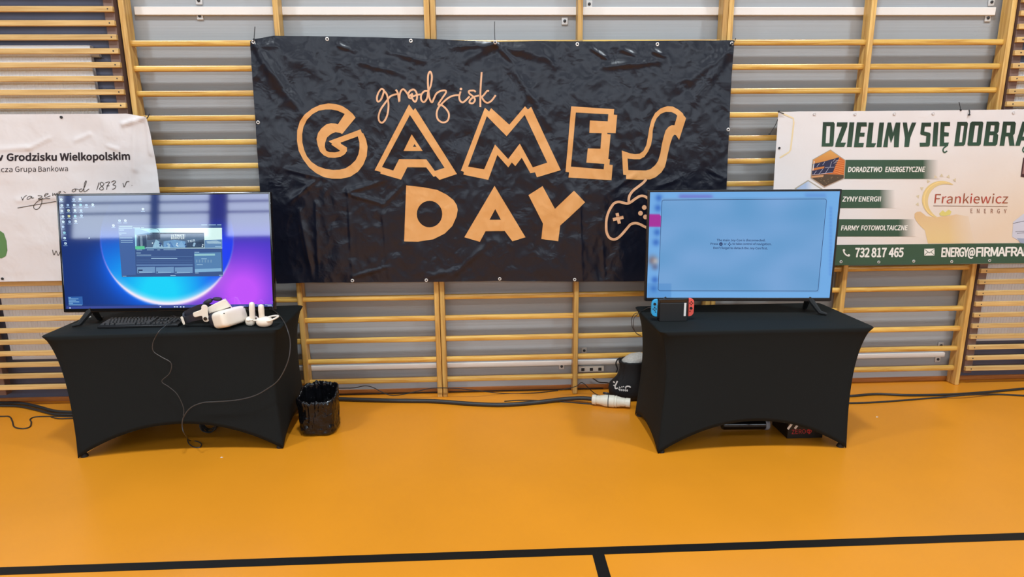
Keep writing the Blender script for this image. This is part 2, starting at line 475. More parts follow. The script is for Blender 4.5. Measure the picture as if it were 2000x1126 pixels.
p0 = at(1130, 726, 1, 0.085); p1 = at(1180, 714.5, 1, 0.085)
t = thing('socket_strip', 'white wall strip of three outlets below the low rail, left of the black drawstring bag', 'power socket', (p0.x, 0.1, p0.z))
hb = obj('housing', MB().box(p0.x, p1.x, 0.085, WALL_Y-0.001, p0.z, p1.z), M_PLASTW, t, bevel=0.003)
for k in range(3):
    xc = p0.x+(k+0.5)*(p1.x-p0.x)/3; zc = (p0.z+p1.z)/2-0.002
    obj('socket', MB().box(xc-0.012, xc+0.012, 0.082, 0.0855, zc-0.012, zc+0.012), M_DARK, t, bevel=0.002)

# ------------------------------------------------------------------ slatted radiator covers and radiators
def slat_cover(lab, x0, x1, battens, z0, n, group=None):
    t = thing('radiator_cover', lab, 'radiator cover', ((x0+x1)/2, 0, 0))
    for bx in battens:
        obj('batten', MB().box(bx-0.03, bx+0.03, 0.008, 0.062, 0.09, 2.9), W_BATTEN, t, bevel=0.003)
    end = battens[0]
    for k in range(n):
        z = z0+0.0815*k
        s_ = obj('slat', MB().box(x0, x1, -0.014, 0.008, z-0.0165, z+0.0165), W_SLAT, t, bevel=0.003)
        obj('screw', MB().lathe([(0.0045, 0), (0.0045, 0.0012)], (end+0.005, -0.014, z), (0, -1, 0), 8), M_DARK, s_)
zL = at(200, 206, 1, -0.01).z
nL = int((zL-0.12)/0.0815)
slat_cover('pale wooden slats over the radiator at the left edge of the photo', -4.1, A_-0.045, (A_-0.08, -3.4, -4.0), zL-nL*0.0815, 34)
zR = at(1985, 203, 1, -0.01).z
nR = int((zR-0.12)/0.0815)
slat_cover('pale wooden slats over the radiator at the right edge of the photo', PX[8]+0.04, 4.8, (PX[8]+0.075, 4.1, 4.7), zR-nR*0.0815, 34)

def radiator(lab, x0, x1, z0, z1):
    t = thing('radiator', lab, 'radiator', ((x0+x1)/2, 0.08, z0))
    mb = MB(); pitch = 0.022; x = x0
    while x < x1-pitch*0.5:
        mb.box(x, x+pitch*0.84, 0.066, 0.071, z0+0.02, z1-0.03); x += pitch
    mb.box(x0, x1, 0.0685, 0.1, z0, z1-0.02)
    obj('panel', mb, M_RAD, t, bevel=0.002)
    obj('top_grille', MB().box(x0-0.004, x1+0.004, 0.064, 0.104, z1-0.03, z1), M_RAD, t, bevel=0.004)
    vb = MB().tube([(x1 if x0 < 0 else x0, 0.085, z1-0.06), ((x1+0.05) if x0 < 0 else (x0-0.05), 0.085, z1-0.06)], 0.012, 10)
    obj('valve', vb, M_STEEL, t)
rx0 = at(12, 640, 1, 0.066).x; rx1 = at(183, 150, 1, 0.066).x
radiator('white ribbed radiator behind the slats at the left edge', rx0, rx1, at(80, 701, 1, 0.066).z, at(100, 88, 1, 0.066).z)
rx2 = at(1925, 525, 1, 0.066).x
radiator('white ribbed radiator behind the slats at the right edge', rx2, rx2+0.85, at(1950, 665, 1, 0.066).z, at(1990, 122, 1, 0.066).z)

# ------------------------------------------------------------------ banners
def resample(pl, n):
    P = [Vector((a, b, 0)) for a, b in pl]
    L = [0]
    for i in range(len(P)-1): L.append(L[-1]+(P[i+1]-P[i]).length)
    out = []
    for k in range(n+1):
        t = L[-1]*k/n; i = 0
        while i < len(L)-2 and L[i+1] < t: i += 1
        out.append(P[i].lerp(P[i+1], (t-L[i])/max(1e-9, L[i+1]-L[i])))
    return out
def banner_sheet(top, bottom, left, right, y0, disp, nu, nv):
    """a sheet spanned between four edge lines on the plane y = y0, pushed out by disp(x, z)"""
    def w2(pl): return [(p.x, p.z) for p in (at(a, b, 1, y0) for a, b in pl)]
    T, B, Lf, R = resample(w2(top), nu), resample(w2(bottom), nu), resample(w2(left), nv), resample(w2(right), nv)
    mb = MB(); vs = []; fs = []
    for j in range(nv+1):
        v = j/nv
        for i in range(nu+1):
            u = i/nu
            p = (1-v)*T[i]+v*B[i]+(1-u)*Lf[j]+u*R[j]-((1-u)*(1-v)*T[0]+u*(1-v)*T[nu]+(1-u)*v*B[0]+u*v*B[nu])
            vs.append((p.x, y0-disp(p.x, p.y), p.y))
    for j in range(nv):
        for i in range(nu):
            a = j*(nu+1)+i; fs.append((a, a+1, a+nu+2, a+nu+1))
    return mb.add(vs, fs)
def grommet(t, px, py, y0, disp, m=None, r=0.0115, hole=True):
    p = at(px, py, 1, y0); y = y0-disp(p.x, p.z)-0.001
    g = obj('grommet', MB().lathe([(r*0.5, 0.0), (r*0.5, 0.003), (r*0.72, 0.0042), (r*0.95, 0.003), (r, 0.0)], (p.x, y, p.z), (0, -1, 0), 18), m or M_GROM, t)
    obj('eyelet', MB().lathe([(r*0.5, 0.003), (r*0.5, 0.0034)], (p.x, y, p.z), (0, -1, 0), 12), M_DARK if hole else M_WBAN, g)
def cable_tie(pts, lab, y=-0.045, r=0.0022, group=None):
    P = [at(a, b, 1, yy) for a, b, yy in pts]
    mb = MB().tube(smooth_path(P, 4), r, 6)
    p = P[-1]
    mb.box(p.x-0.005, p.x+0.005, p.y-0.004, p.y+0.004, p.z-0.005, p.z+0.005)
    return solo('cable_tie', mb, M_BLACK, lab, 'cable tie', group)

# --- the black games banner
YB = -0.03
def seg_dist(p, a, b):
    ab = b-a; t = max(0, min(1, (p-a).dot(ab)/ab.length_squared)); return (p-(a+ab*t)).length, t
def _w(px, py): q = at(px, py, 1, YB); return Vector((q.x, q.z))
FOLDS = []   # (start, end, width, height): creases that the photograph shows in the sheet
for x0_, y0_, x1_, y1_, wd, hh in ((500, 92, 590, 225, 0.035, 0.016), (500, 90, 548, 88, 0.02, 0.008), (520, 85, 640, 150, 0.05, 0.008), (968, 86, 1010, 130, 0.016, 0.009),
        (966, 86, 880, 92, 0.02, 0.008), (968, 86, 1080, 118, 0.03, 0.008), (966, 86, 905, 120, 0.03, 0.007),
        (975, 100, 982, 545, 0.012, 0.007), (745, 150, 745, 300, 0.010, 0.004), (745, 380, 760, 540, 0.012, 0.006),
        (618, 395, 622, 535, 0.010, 0.007), (680, 370, 690, 540, 0.010, 0.006), (585, 410, 612, 545, 0.02, 0.011),
        (1130, 385, 1136, 545, 0.012, 0.007), (1175, 470, 1180, 545, 0.012, 0.006), (675, 375, 745, 355, 0.014, 0.008), (680, 378, 750, 398, 0.014, 0.008),
        (750, 398, 790, 360, 0.012, 0.006), (660, 88, 690, 100, 0.012, 0.008), (1155, 95, 1185, 115, 0.010, 0.009), (1215, 98, 1240, 108, 0.012, 0.008),
        (1275, 100, 1295, 110, 0.014, 0.010), (1180, 130, 1290, 120, 0.02, 0.009), (700, 120, 790, 145, 0.02, 0.007), (830, 120, 760, 100, 0.02, 0.006),
        (1430, 90, 1330, 170, 0.03, 0.008), (1427, 100, 1300, 260, 0.035, 0.006), (1000, 130, 1075, 250, 0.02, 0.006), (1080, 130, 1060, 100, 0.02, 0.006),
        (690, 540, 760, 520, 0.012, 0.006), (835, 540, 900, 525, 0.02, 0.005), (880, 540, 960, 470, 0.02, 0.006), (560, 330, 640, 350, 0.014, 0.006), (620, 350, 560, 400, 0.012, 0.006),
        (1120, 385, 1090, 500, 0.03, 0.006), (1240, 340, 1190, 375, 0.015, 0.006), (1320, 350, 1280, 365, 0.015, 0.006), (1380, 330, 1420, 350, 0.012, 0.004)):
    FOLDS.append((_w(x0_, y0_), _w(x1_, y1_), wd, hh))
def disp_game(x, z):
    p = Vector((x, z)); d = 0.008
    for a, b, wd, hh in FOLDS:
        dd, t = seg_dist(p, a, b)
        if dd < wd*3: d += hh*math.exp(-(dd/wd)**2)*(0.35+0.65*math.sin(PI*min(1, 0.15+t*0.85)))
    q = Vector((x*2.3, z*1.5, 0.3))
    d += 0.010*noise.noise(q)+0.0065*noise.noise(q*3.1)+0.0028*(1-abs(noise.noise(q*6.5))*2)
    return max(-0.004, d)
DG = {}
def fn_game(lift):
    def f(px, py):
        q = at(px, py, 1, YB); return (q.x, YB-disp_game(q.x, q.z)-lift, q.z)
    return f
t = thing('banner', 'large black games banner with orange lettering hung in the middle of the wall bars', 'banner', (0.07, YB, at(960, 550, 1, YB).z))
obj('sheet', banner_sheet([(490, 81), (498, 77), (535, 70), (640, 71.5), (803, 75), (905, 79.5), (967, 82), (1045, 81), (1127, 81), (1283, 80), (1432, 79)],
                          [(541, 553), (600, 551), (689, 551), (833, 549.5), (976, 547.5), (1122, 549), (1258, 548), (1405, 546)],
                          [(490, 81), (494, 150), (500, 240), (505, 320), (509, 375), (518, 430), (530, 500), (541, 553)],
                          [(1432, 79), (1428, 150), (1424, 240), (1420, 320), (1418, 365), (1412, 450), (1405, 546)], YB, disp_game, 340, 180), M_BANNER, t, raw=True)

def TR(ox, oy, k, pts): return [(ox+a*k, oy+b*k) for a, b in pts]
kG = 160/1060
G = [TR(570, 190, kG, p) for p in (
 [(795,215),(830,265),(740,370),(655,475),(630,460),(570,450),(510,475),(460,520),(435,590),(432,640),(450,690),(490,708),(560,712),(610,700),(632,690),(515,610),(528,600),(480,567),(895,415),(905,440),(915,462),(930,465),(965,540),(985,640),(975,760),(930,870),(860,960),(760,1025),(640,1052),(520,1050),(420,1030),(320,980),(230,905),(150,800),(95,690),(72,560),(75,430),(110,310),(180,215),(270,145),(370,100),(480,80),(580,90),(660,115),(730,160)],
 [(690,215),(600,350),(570,340),(510,335),(450,350),(390,400),(345,460),(325,540),(340,620),(370,700),(420,750),(480,778),(560,782),(640,765),(690,735),(718,695),(718,648),(640,600),(635,585),(860,505),(880,580),(882,660),(865,740),(830,810),(770,870),(700,915),(620,935),(540,938),(440,925),(340,890),(260,835),(200,760),(165,680),(140,580),(138,480),(155,380),(200,290),(270,220),(350,175),(440,158),(520,158),(600,175)])]
LA = [TR(725, 190, 180/1192, p) for p in (
 [(493,92),(548,172),(572,140),(1110,990),(885,1065),(838,1018),(808,1025),(715,905),(470,903),(390,1062),(125,985),(128,962),(50,942)],
 [(505,228),(950,910),(825,950),(715,800),(365,798),(290,945),(145,900)],
 [(527,480),(668,693),(422,693)], [(563,602),(588,640),(542,640)])]
LM = [TR(895, 190, 210/1391, p) for p in (
 [(345,135),(400,185),(425,140),(660,355),(862,118),(900,160),(940,125),(1322,940),(1015,1032),(992,968),(932,980),(820,780),(737,888),(692,840),(647,905),(505,745),(388,1065),(68,998),(75,962),(35,948)],
 [(370,245),(625,503),(858,228),(1148,843),(962,905),(795,598),(645,797),(475,610),(335,930),(128,895)])]
LE = [TR(1095, 190, 120/795, p) for p in (
 [(132,118),(687,155),(680,225),(725,230),(705,465),(598,460),(595,475),(640,480),(610,795),(632,800),(625,870),(668,875),(652,1070),(98,1035),(105,968),(60,960)],
 [(192,198),(610,220),(603,312),(375,300),(368,460),(525,465),(508,665),(347,660),(328,843),(557,860),(550,930),(130,895)])]
LS = [TR(1200, 190, 150/994, p) for p in (
 [(92,688),(190,722),(260,735),(320,728),(370,690),(405,620),(425,520),(445,400),(475,290),(520,205),(590,145),(680,115),(750,120),(820,160),(880,215),(882,230),(918,270),(830,550),(790,490),(770,483),(745,510),(715,600),(690,700),(670,800),(645,900),(600,970),(530,1030),(460,1060),(300,1065),(145,1055),(148,1005),(110,1000)],
 [(165,790),(250,800),(320,800),(380,770),(430,700),(465,620),(485,520),(490,430),(510,340),(540,270),(590,215),(660,188),(730,190),(780,215),(803,238),(768,362),(735,360),(690,385),(655,430),(630,510),(605,620),(590,720),(560,820),(520,880),(460,930),(400,945),(175,940)])]
kD = 370/2000
LD = [TR(780, 350, kD, p) for p in ([(75,62),(250,82),(400,110),(500,160),(575,220),(607,270),(617,320),(605,390),(560,490),(480,570),(360,630),(200,655),(52,652)],
      [(320+134*math.cos(2*PI*k/28), 365+140*math.sin(2*PI*k/28)) for k in range(28)])]
LA2 = [TR(780, 350, kD, p) for p in ([(1005,68),(1330,608),(1192,650),(1112,542),(910,545),(850,655),(687,608)], [(1012,312),(1072,425),(952,425)])]
LY = [TR(780, 350, kD, [(1362,165),(1510,70),(1640,310),(1840,118),(1958,240),(1697,485),(1675,650),(1498,628),(1515,465)])]
for nm, L in (('letter_g', G), ('letter_a', LA), ('letter_m', LM), ('letter_e', LE), ('letter_s', LS), ('letter_d', LD), ('letter_a', LA2), ('letter_y', LY)):
    obj(nm, flat_add(MB(), fill2d(L), fn_game(0.003), 3.0), M_ORANGE, t, raw=True)
kS = 0.13
mb = MB()
for st in ([(205,365),(165,340),(120,390),(95,460),(100,520),(130,525),(165,480),(195,390),(200,370),(240,420),(258,500),(265,600),(250,720),(210,810),(165,845),(125,810),(120,740),(150,650),(200,570),(260,490),(310,440),(400,415)],
           [(375,350),(405,400),(428,530),(435,420),(460,360),(490,345),(520,370),(560,425)],
           [(560,425),(575,470),(610,475),(620,420),(605,410)],
           [(640,345),(590,365),(560,420),(575,450),(600,430),(630,500),(665,530),(690,480),(685,400),(650,350),(610,350)],
           [(600,465),(680,430),(760,418)],
           [(850,370),(800,375),(755,430),(755,500),(795,535),(840,480),(860,380),(900,280),(915,150),(890,80),(860,130),(855,250),(865,380),(880,480),(915,540),(945,480),(980,410),(1040,370),(1110,360),(1125,390),(1080,460),(1010,570),(1060,580),(1130,640),(1170,720),(1150,810),(1080,840),(1010,800),(985,720),(1005,630),(1060,560),(1150,480),(1230,440),(1320,430)],
           [(1345,375),(1325,450),(1335,510),(1375,540),(1420,510),(1480,450)],
           [(1570,385),(1540,362),(1470,370),(1480,410),(1530,450),(1560,500),(1530,550),(1480,545),(1490,500),(1550,455),(1620,435)],
           [(1660,85),(1645,300),(1640,450),(1640,610)], [(1770,370),(1740,370),(1690,430),(1665,460),(1700,520),(1750,545),(1810,510),(1870,430)]):
    flat_add(mb, ribbon(TR(725, 130, kS, st), 3.5), fn_game(0.0032), 4.0)
flat_add(mb, fill2d([disc2d((725+1350*kS, 130+340*kS), 2.6)]), fn_game(0.0032), 4.0)
obj('script_lettering', mb, M_PEACH, t, raw=True)
kC = 100/804
mb = MB()
for st in ([(735,75),(690,130),(600,200),(530,255),(480,320),(462,380),(462,440)],
           [(800,420),(745,365),(690,340),(630,345),(560,385),(500,430),(440,457),(370,445),(300,432),(230,455),(180,520),(135,610),(112,700),(105,800),(112,900),(150,985),(215,1017),(280,1000),(350,940),(430,850),(490,785),(560,765),(630,780),(730,830),(800,850),(860,810),(885,700),(870,560),(800,420)]):
    flat_add(mb, ribbon(TR(1170, 340, kC, st), 5.0), fn_game(0.0032), 4.0)
ca, sa = math.cos(-0.22), math.sin(-0.22)
cr = [(-85,-25),(-25,-25),(-25,-85),(25,-85),(25,-25),(85,-25),(85,25),(25,25),(25,85),(-25,85),(-25,25),(-85,25)]
flat_add(mb, fill2d([TR(1170, 340, kC, [(295+a*ca-b*sa, 690+a*sa+b*ca) for a, b in cr])]), fn_game(0.0032), 4.0)
for c in ((705, 520), (645, 610), (722, 668), (785, 575)):
    flat_add(mb, fill2d([disc2d((1170+c[0]*kC, 340+c[1]*kC), 37*kC)]), fn_game(0.0032), 4.0)
obj('gamepad_print', mb, M_PEACH, t, raw=True)
for px, py in ((640, 77), (803, 80.5), (967, 84), (1127, 87), (1283, 87), (1427, 86), (497, 83), (689, 547), (833, 546), (976, 543.5), (1122, 545), (505, 239), (1421, 253)):
    grommet(t, px, py, YB, disp_game)
cable_tie([(498, 52, -0.05), (497, 64, -0.05), (496, 77, -0.055)], 'black cable tie on the top left corner of the black games banner')
cable_tie([(966, 42, -0.05), (966, 62, -0.052), (967, 83, -0.055)], 'long black cable tie standing up mid top edge of the black banner')
cable_tie([(1437, 74, -0.06), (1434, 82, -0.055), (1428, 87, -0.055)], 'short black cable tie on the top right corner of the black games banner')

# --- the white bank banner on the left
YW = -0.045
FOLDS_W = [(_w(a, b), _w(c, d), wd, hh) for a, b, c, d, wd, hh in ((291, 229, 246, 243, 0.014, 0.014), (270, 240, 268, 330, 0.02, 0.010), (292, 236, 300, 300, 0.012, 0.008), (180, 262, 150, 275, 0.012, 0.006), (215, 285, 235, 292, 0.01, 0.006), (60, 290, 100, 270, 0.012, 0.006), (0, 292, 60, 288, 0.015, 0.006), (40, 390, 110, 385, 0.02, 0.005))]
def disp_bank(x, z):
    q = Vector((x*1.6+9, z*1.6, 1.3))
    d = 0.012+0.012*noise.noise(q)+0.006*noise.noise(q*3)+0.003*(0.5-abs(noise.noise(q*6)))
    for a, b, wd, hh in FOLDS_W:
        dd, t_ = seg_dist(Vector((x, z)), a, b)
        if dd < wd*3: d += hh*math.exp(-(dd/wd)**2)
    return max(0.0, d)
def fn_bank(lift):
    def f(px, py):
        q = at(px, py, 1, YW); return (q.x, YW-disp_bank(q.x, q.z)-lift, q.z)
    return f
t = thing('banner', 'white bank banner with black lettering and handwriting behind the left television', 'banner', (-2.6, YW, at(60, 548, 1, YW).z))
obj('sheet', banner_sheet([(-260, 226), (0, 223), (120, 222.5), (200, 222.5), (250, 222), (290, 229)], [(-230, 551), (0, 549), (128, 547), (200, 546), (336, 544)],
                          [(-260, 226), (-230, 551)], [(290, 229), (297, 262), (303, 295), (309, 335), (313, 372), (325, 450), (336, 544)], YW, disp_bank, 160, 90), M_WBAN, t, raw=True)
mb = MB()
for s_, a, b, cp, bo in (('w', (-9, 313), (8, 313), 13.4, 0.045), ('Grodzisku', (16, 313.5), (111, 313), 13.4, 0.045), ('Wielkopolskim', (118, 313), (256, 311.5), 13.4, 0.045),
                         ('elcza', (-8, 336), (27, 335.3), 10.2, 0.0), ('Grupa', (31.8, 335.2), (71, 335), 10.2, 0.0), ('Bankowa', (76, 335), (133.6, 334), 10.2, 0.0)):
    flat_add(mb, text2d(s_, a, b, cp, bold=bo), fn_bank(0.0015), 8.0)
obj('lettering', mb, M_INK, t, raw=True)
kP = 0.135
for nm, sts in (('handwritten_letter', ([(325,770),(345,798),(352,815),(372,768),(405,748)],)), ('handwritten_letter', ([(478,765),(440,762),(415,785),(420,804),(450,798),(480,766),(482,788),(510,782)],)),
        ('handwritten_letter', ([(560,752),(612,758),(618,775),(570,800),(600,805),(640,790)],)), ('handwritten_letter', ([(655,752),(700,735),(700,722),(668,728),(655,755),(680,775),(740,755)],)),
        ('handwritten_letter', ([(770,712),(772,752),(800,722),(808,750),(835,715),(842,745)], [(850,705),(885,690),(880,708),(850,735),(900,735)])), ('pen_mark', ([(930,690),(960,712)],)),
        ('handwritten_letter', ([(1095,655),(1062,668),(1055,695),(1085,695),(1108,672),(1095,655),(1150,662)],)), ('handwritten_letter', ([(1200,655),(1165,662),(1160,690),(1190,692),(1225,640),(1252,560),(1248,540),(1230,580),(1222,680),(1240,695),(1295,655)],)),
        ('handwritten_digit', ([(1440,560),(1405,672)],)), ('handwritten_digit', ([(1500,572),(1470,560),(1455,590),(1490,625),(1505,655),(1475,672),(1445,655),(1470,625),(1505,595),(1510,570)],)),
        ('handwritten_digit', ([(1530,568),(1590,555),(1560,610),(1550,668)], [(1545,612),(1590,608)])), ('handwritten_digit', ([(1615,560),(1655,538),(1682,555),(1640,595),(1680,610),(1672,645),(1632,662)],)),
        ('handwritten_letter', ([(1785,570),(1800,628),(1822,590),(1840,552),(1878,548)],)), ('pen_mark', ([(1912,602),(1920,606)],)),
        ('pen_flourish', ([(740,795),(640,800),(560,835),(505,900),(520,945),(570,940),(610,870),(620,810)], [(275,930),(500,890),(820,836)])),
        ('handwritten_letter', ([(778, 1533), (800, 1607), (830, 1548), (859, 1615), (896, 1533)],))):
    mb = MB()
    for st in sts: flat_add(mb, ribbon(TR(0, 280, kP, st), 1.2), fn_bank(0.0018), 10.0)
    obj(nm, mb, M_PEN, t, raw=True)
obj('green_emblem', flat_add(MB(), fill2d([[(-40, 448), (4, 450), (11, 455), (16, 470), (18, 488), (15, 499), (8, 503), (-40, 504)]]), fn_bank(0.0015), 8.0), M_GREENP, t, raw=True)
for px, py in ((121, 229), (8, 543)): grommet(t, px, py, YW, disp_bank, M_DARK, 0.009)
cable_tie([(292, 222, -0.06), (287, 231, -0.066), (283, 229, -0.062)], 'black cable tie on the top right corner of the white bank banner', r=0.003)

# --- the energy company banner on the right
def disp_en(x, z):
    q = Vector((x*1.5+3, z*1.5, 5.3))
    return max(0.0, 0.010+0.010*noise.noise(q)+0.003*noise.noise(q*3.3))
def fn_en(lift):
    def f(px, py):
        q = at(px, py, 1, YW); return (q.x, YW-disp_en(q.x, q.z)-lift, q.z)
    return f
def lerpc(a, b, t):
    t = max(0.0, min(1.0, t)); return tuple(a[i]+(b[i]-a[i])*t for i in range(4))
WHT = rgb(230, 224, 222); BEI = rgb(230, 208, 184); GRN = rgb(58, 86, 66); DGR = rgb(48, 72, 54); GOLD = rgb(226, 188, 96)
def paper(px, py):
    """the banner's printed background: white running to beige at the lower right"""
    t_ = max(0, (px-1640)/300.0)*max(0, (py-250)/200.0)
    return lerpc(WHT, BEI, t_)
t = thing('banner', 'white and green energy company banner hung on the right behind the right television', 'banner', (3.3, YW, at(1800, 515, 1, YW).z))
sh = banner_sheet([(1519, 219), (1560, 217.5), (1700, 217), (1890, 215), (2000, 213.5), (2260, 210)], [(1494, 519), (1640, 516.5), (1740, 515), (1880, 515), (2000, 514), (2235, 511)],
                  [(1519, 219), (1514, 300), (1510, 365), (1502, 440), (1494, 519)], [(2260, 210), (2248, 350), (2235, 511)], YW, disp_en, 160, 80)
def w2p(p):
    d = Vector(p)-CAM; z = d.dot(_fw); return 1000+F_PX*d.dot(_r)/z, 563-F_PX*d.dot(_u)/z
sh.c = [paper(*w2p(p)) for p in sh.v]
obj('sheet', sh, M_PRINT, t, raw=True)
mb = MB()
def fade(x0, x1):
    return lambda px, py: lerpc(GRN, paper(px, py), (px-x0)/(x1-x0))
def quad(x0, x1, ya0, ya1, yb0, yb1): return [(x0, ya0), (x1, ya1), (x1, yb1), (x0, yb0)]
for q, f in ((quad(1600, 1832, 312, 312, 349, 349), fade(1800, 1830)), (quad(1560, 1748, 370, 370.5, 406, 405.5), fade(1716, 1746)), (quad(1560, 1786, 427, 427.5, 461, 461), fade(1755, 1785)),
             (quad(1497.5, 2235, 478.5, 472, 518.5, 511), GRN)):
    flat_add(mb, fill2d([q]), fn_en(0.0014), 6.0, f)
# golden corner line
flat_add(mb, ribbon([(1526, 221), (1548, 231), (1549, 240), (1543, 292), (1540, 297), (1522, 308)], 3.0, 1), fn_en(0.0014), 6.0, rgb(236, 214, 170))
# rising sun mark: a tapering ring with rays
kF = 0.1333
def FP(a, b): return (1770+a*kF, 330+b*kF)
ring = []
n = 40
for k in range(n+1):
    a = math.radians(-52-(k/n)*208); ring.append((500+285*math.cos(a)*1.0, 445+275*math.sin(a)))
inner = []
for k in range(n+1):
    a = math.radians(-52-(k/n)*208); tp = math.sin(PI*k/n)**0.6; inner.append((500+(285-92*tp)*math.cos(a), 445+(275-80*tp)*math.sin(a)))
ringp = ring+inner[::-1]
flat_add(mb, fill2d([[FP(*p) for p in ringp]]), fn_en(0.0016), 4.0, rgb(226, 198, 138))
mid1 = [(500+(285-30*math.sin(PI*k/n)**0.6)*math.cos(math.radians(-52-(k/n)*208)), 445+(275-26*math.sin(PI*k/n)**0.6)*math.sin(math.radians(-52-(k/n)*208))) for k in range(n+1)]
flat_add(mb, ribbon([FP(*p) for p in mid1[4:-3]], 1.6, 1), fn_en(0.0019), 4.0, rgb(246, 214, 140))
for a, b in ((410, 118), (500, 98), (598, 112), (690, 160), (308, 182), (216, 282), (158, 398), (152, 512)):
    ang = math.atan2(b-445, a-500); c, s_ = math.cos(ang), math.sin(ang)
    flat_add(mb, fill2d([[FP(a+c*35, b+s_*35), FP(a-c*12-s_*28, b-s_*12+c*28), FP(a-c*12+s_*28, b-s_*12-c*28)]]), fn_en(0.0016), 4.0, rgb(216, 200, 168))
# cupped hand
def handc(px, py): return lerpc(lerpc(rgb(222, 186, 140), rgb(228, 198, 142), (py-415)/50), paper(px, py), (px-1850)/55)
flat_add(mb, fill2d([[FP(*p) for p in ((105,650),(140,622),(190,618),(235,650),(285,690),(420,700),(600,685),(720,660),(900,690),(940,900),(1000,1085),(300,1085),(275,980),(255,890),(190,830),(140,770),(105,710))]]), fn_en(0.0012), 5.0, handc)
flat_add(mb, fill2d([[FP(*p) for p in ((470,650),(520,600),(560,630),(610,590),(650,620),(630,665),(560,685),(490,680))]]), fn_en(0.0018), 5.0, rgb(222, 206, 120))
# hexagon picture of roof panels
kH = 0.0888
def HP(a, b): return (1570+a*kH, 280+b*kH)
def hexp(*p): return [HP(*q) for q in p]
HEX = ((570,150),(890,375),(860,760),(440,945),(150,750),(195,360))
flat_add(mb, fill2d([hexp(*[(525+(a-525)*1.05, 550+(b-550)*1.05) for a, b in HEX])]), fn_en(0.0017), 5, rgb(176, 160, 140))
flat_add(mb, fill2d([hexp(*HEX)]), fn_en(0.0019), 3, lambda px, py: lerpc(rgb(220, 160, 84), rgb(196, 112, 58), (py-295)/40))
PAN = rgb(44, 46, 74); BRK = rgb(206, 104, 44); SOI = rgb(84, 68, 52)
flat_add(mb, fill2d([hexp((780,300),(880,378),(862,700),(610,650))]), fn_en(0.0021), 3, BRK)
flat_add(mb, fill2d([hexp((180,450),(430,395),(770,300),(620,640),(160,690),(165,600),(430,545),(440,500),(180,545))]), fn_en(0.0022), 3, PAN)
flat_add(mb, fill2d([hexp((158,700),(430,672),(860,690),(858,760),(440,940),(152,750))]), fn_en(0.0022), 3, SOI)
flat_add(mb, fill2d([hexp((158,712),(420,690),(410,735),(152,752))]), fn_en(0.0024), 3, rgb(206, 150, 104))
for a, b in (((200,690),(260,600)),((310,680),(400,565)),((450,665),(530,545)),((270,510),(330,440)),((400,470),(450,400)),((560,520),(600,400)),((620,400),(680,335)),((160,690),(620,635)),((640,440),(740,360)),((450,530),(650,520))):
    flat_add(mb, ribbon([HP(*a), HP(*b)], 0.7, 1), fn_en(0.0025), 5, rgb(190, 190, 205))
for k in range(7):
    flat_add(mb, ribbon([HP(640+k*8, 620-k*42), HP(862, 690-k*50)], 0.6, 1), fn_en(0.0024), 5, rgb(236, 178, 110))
random.seed(3)
for k in range(26):
    a, b = random.uniform(220, 800), random.uniform(730, 880)
    if b < 930-abs(a-440)*0.55: flat_add(mb, fill2d([disc2d(HP(a, b), 0.7, 6)]), fn_en(0.0024), 0, rgb(150, 124, 88))
flat_add(mb, ribbon([HP(215, 385), HP(185, 590)], 1.4, 1), fn_en(0.0025), 5, rgb(232, 226, 220))
# second hexagon picture, mostly behind the television
flat_add(mb, fill2d([[(1577, 351), (1606, 369), (1603, 398), (1575, 412), (1549, 398), (1551, 367)]]), fn_en(0.0015), 4, rgb(176, 168, 152))
flat_add(mb, fill2d([[(1577, 353.5), (1603, 370), (1600, 396), (1575, 409), (1552, 396), (1554, 368)]]), fn_en(0.0018), 4, lambda px, py: lerpc(rgb(168, 190, 222), rgb(226, 226, 230), (px-1572)/14))
# pictures cut by the photo's right edge
flat_add(mb, fill2d([[(1996, 308), (2030, 300), (2034, 352), (1991, 345)]]), fn_en(0.0016), 5, rgb(70, 42, 42))
flat_add(mb, fill2d([[(1998, 314), (2026, 306), (2030, 346), (1994, 339)]]), fn_en(0.0019), 5, rgb(146, 110, 104))
flat_add(mb, fill2d([[(1977, 433), (2008, 408), (2060, 420), (2060, 478), (1996, 474), (1975, 462)]]), fn_en(0.0016), 5, rgb(206, 206, 218))
flat_add(mb, fill2d([[(1984, 464), (2060, 470), (2060, 480), (1990, 474)]]), fn_en(0.0019), 5, rgb(158, 168, 190))
for a, b in (((1976, 436), (2010, 428)), ((1981, 452), (2010, 450)), ((1984, 455), (2010, 453))):
    flat_add(mb, ribbon([a, b], 0.9, 1), fn_en(0.0019), 6, rgb(84, 84, 92))
obj('artwork', mb, M_PRINT, t, raw=True)
mb = MB()
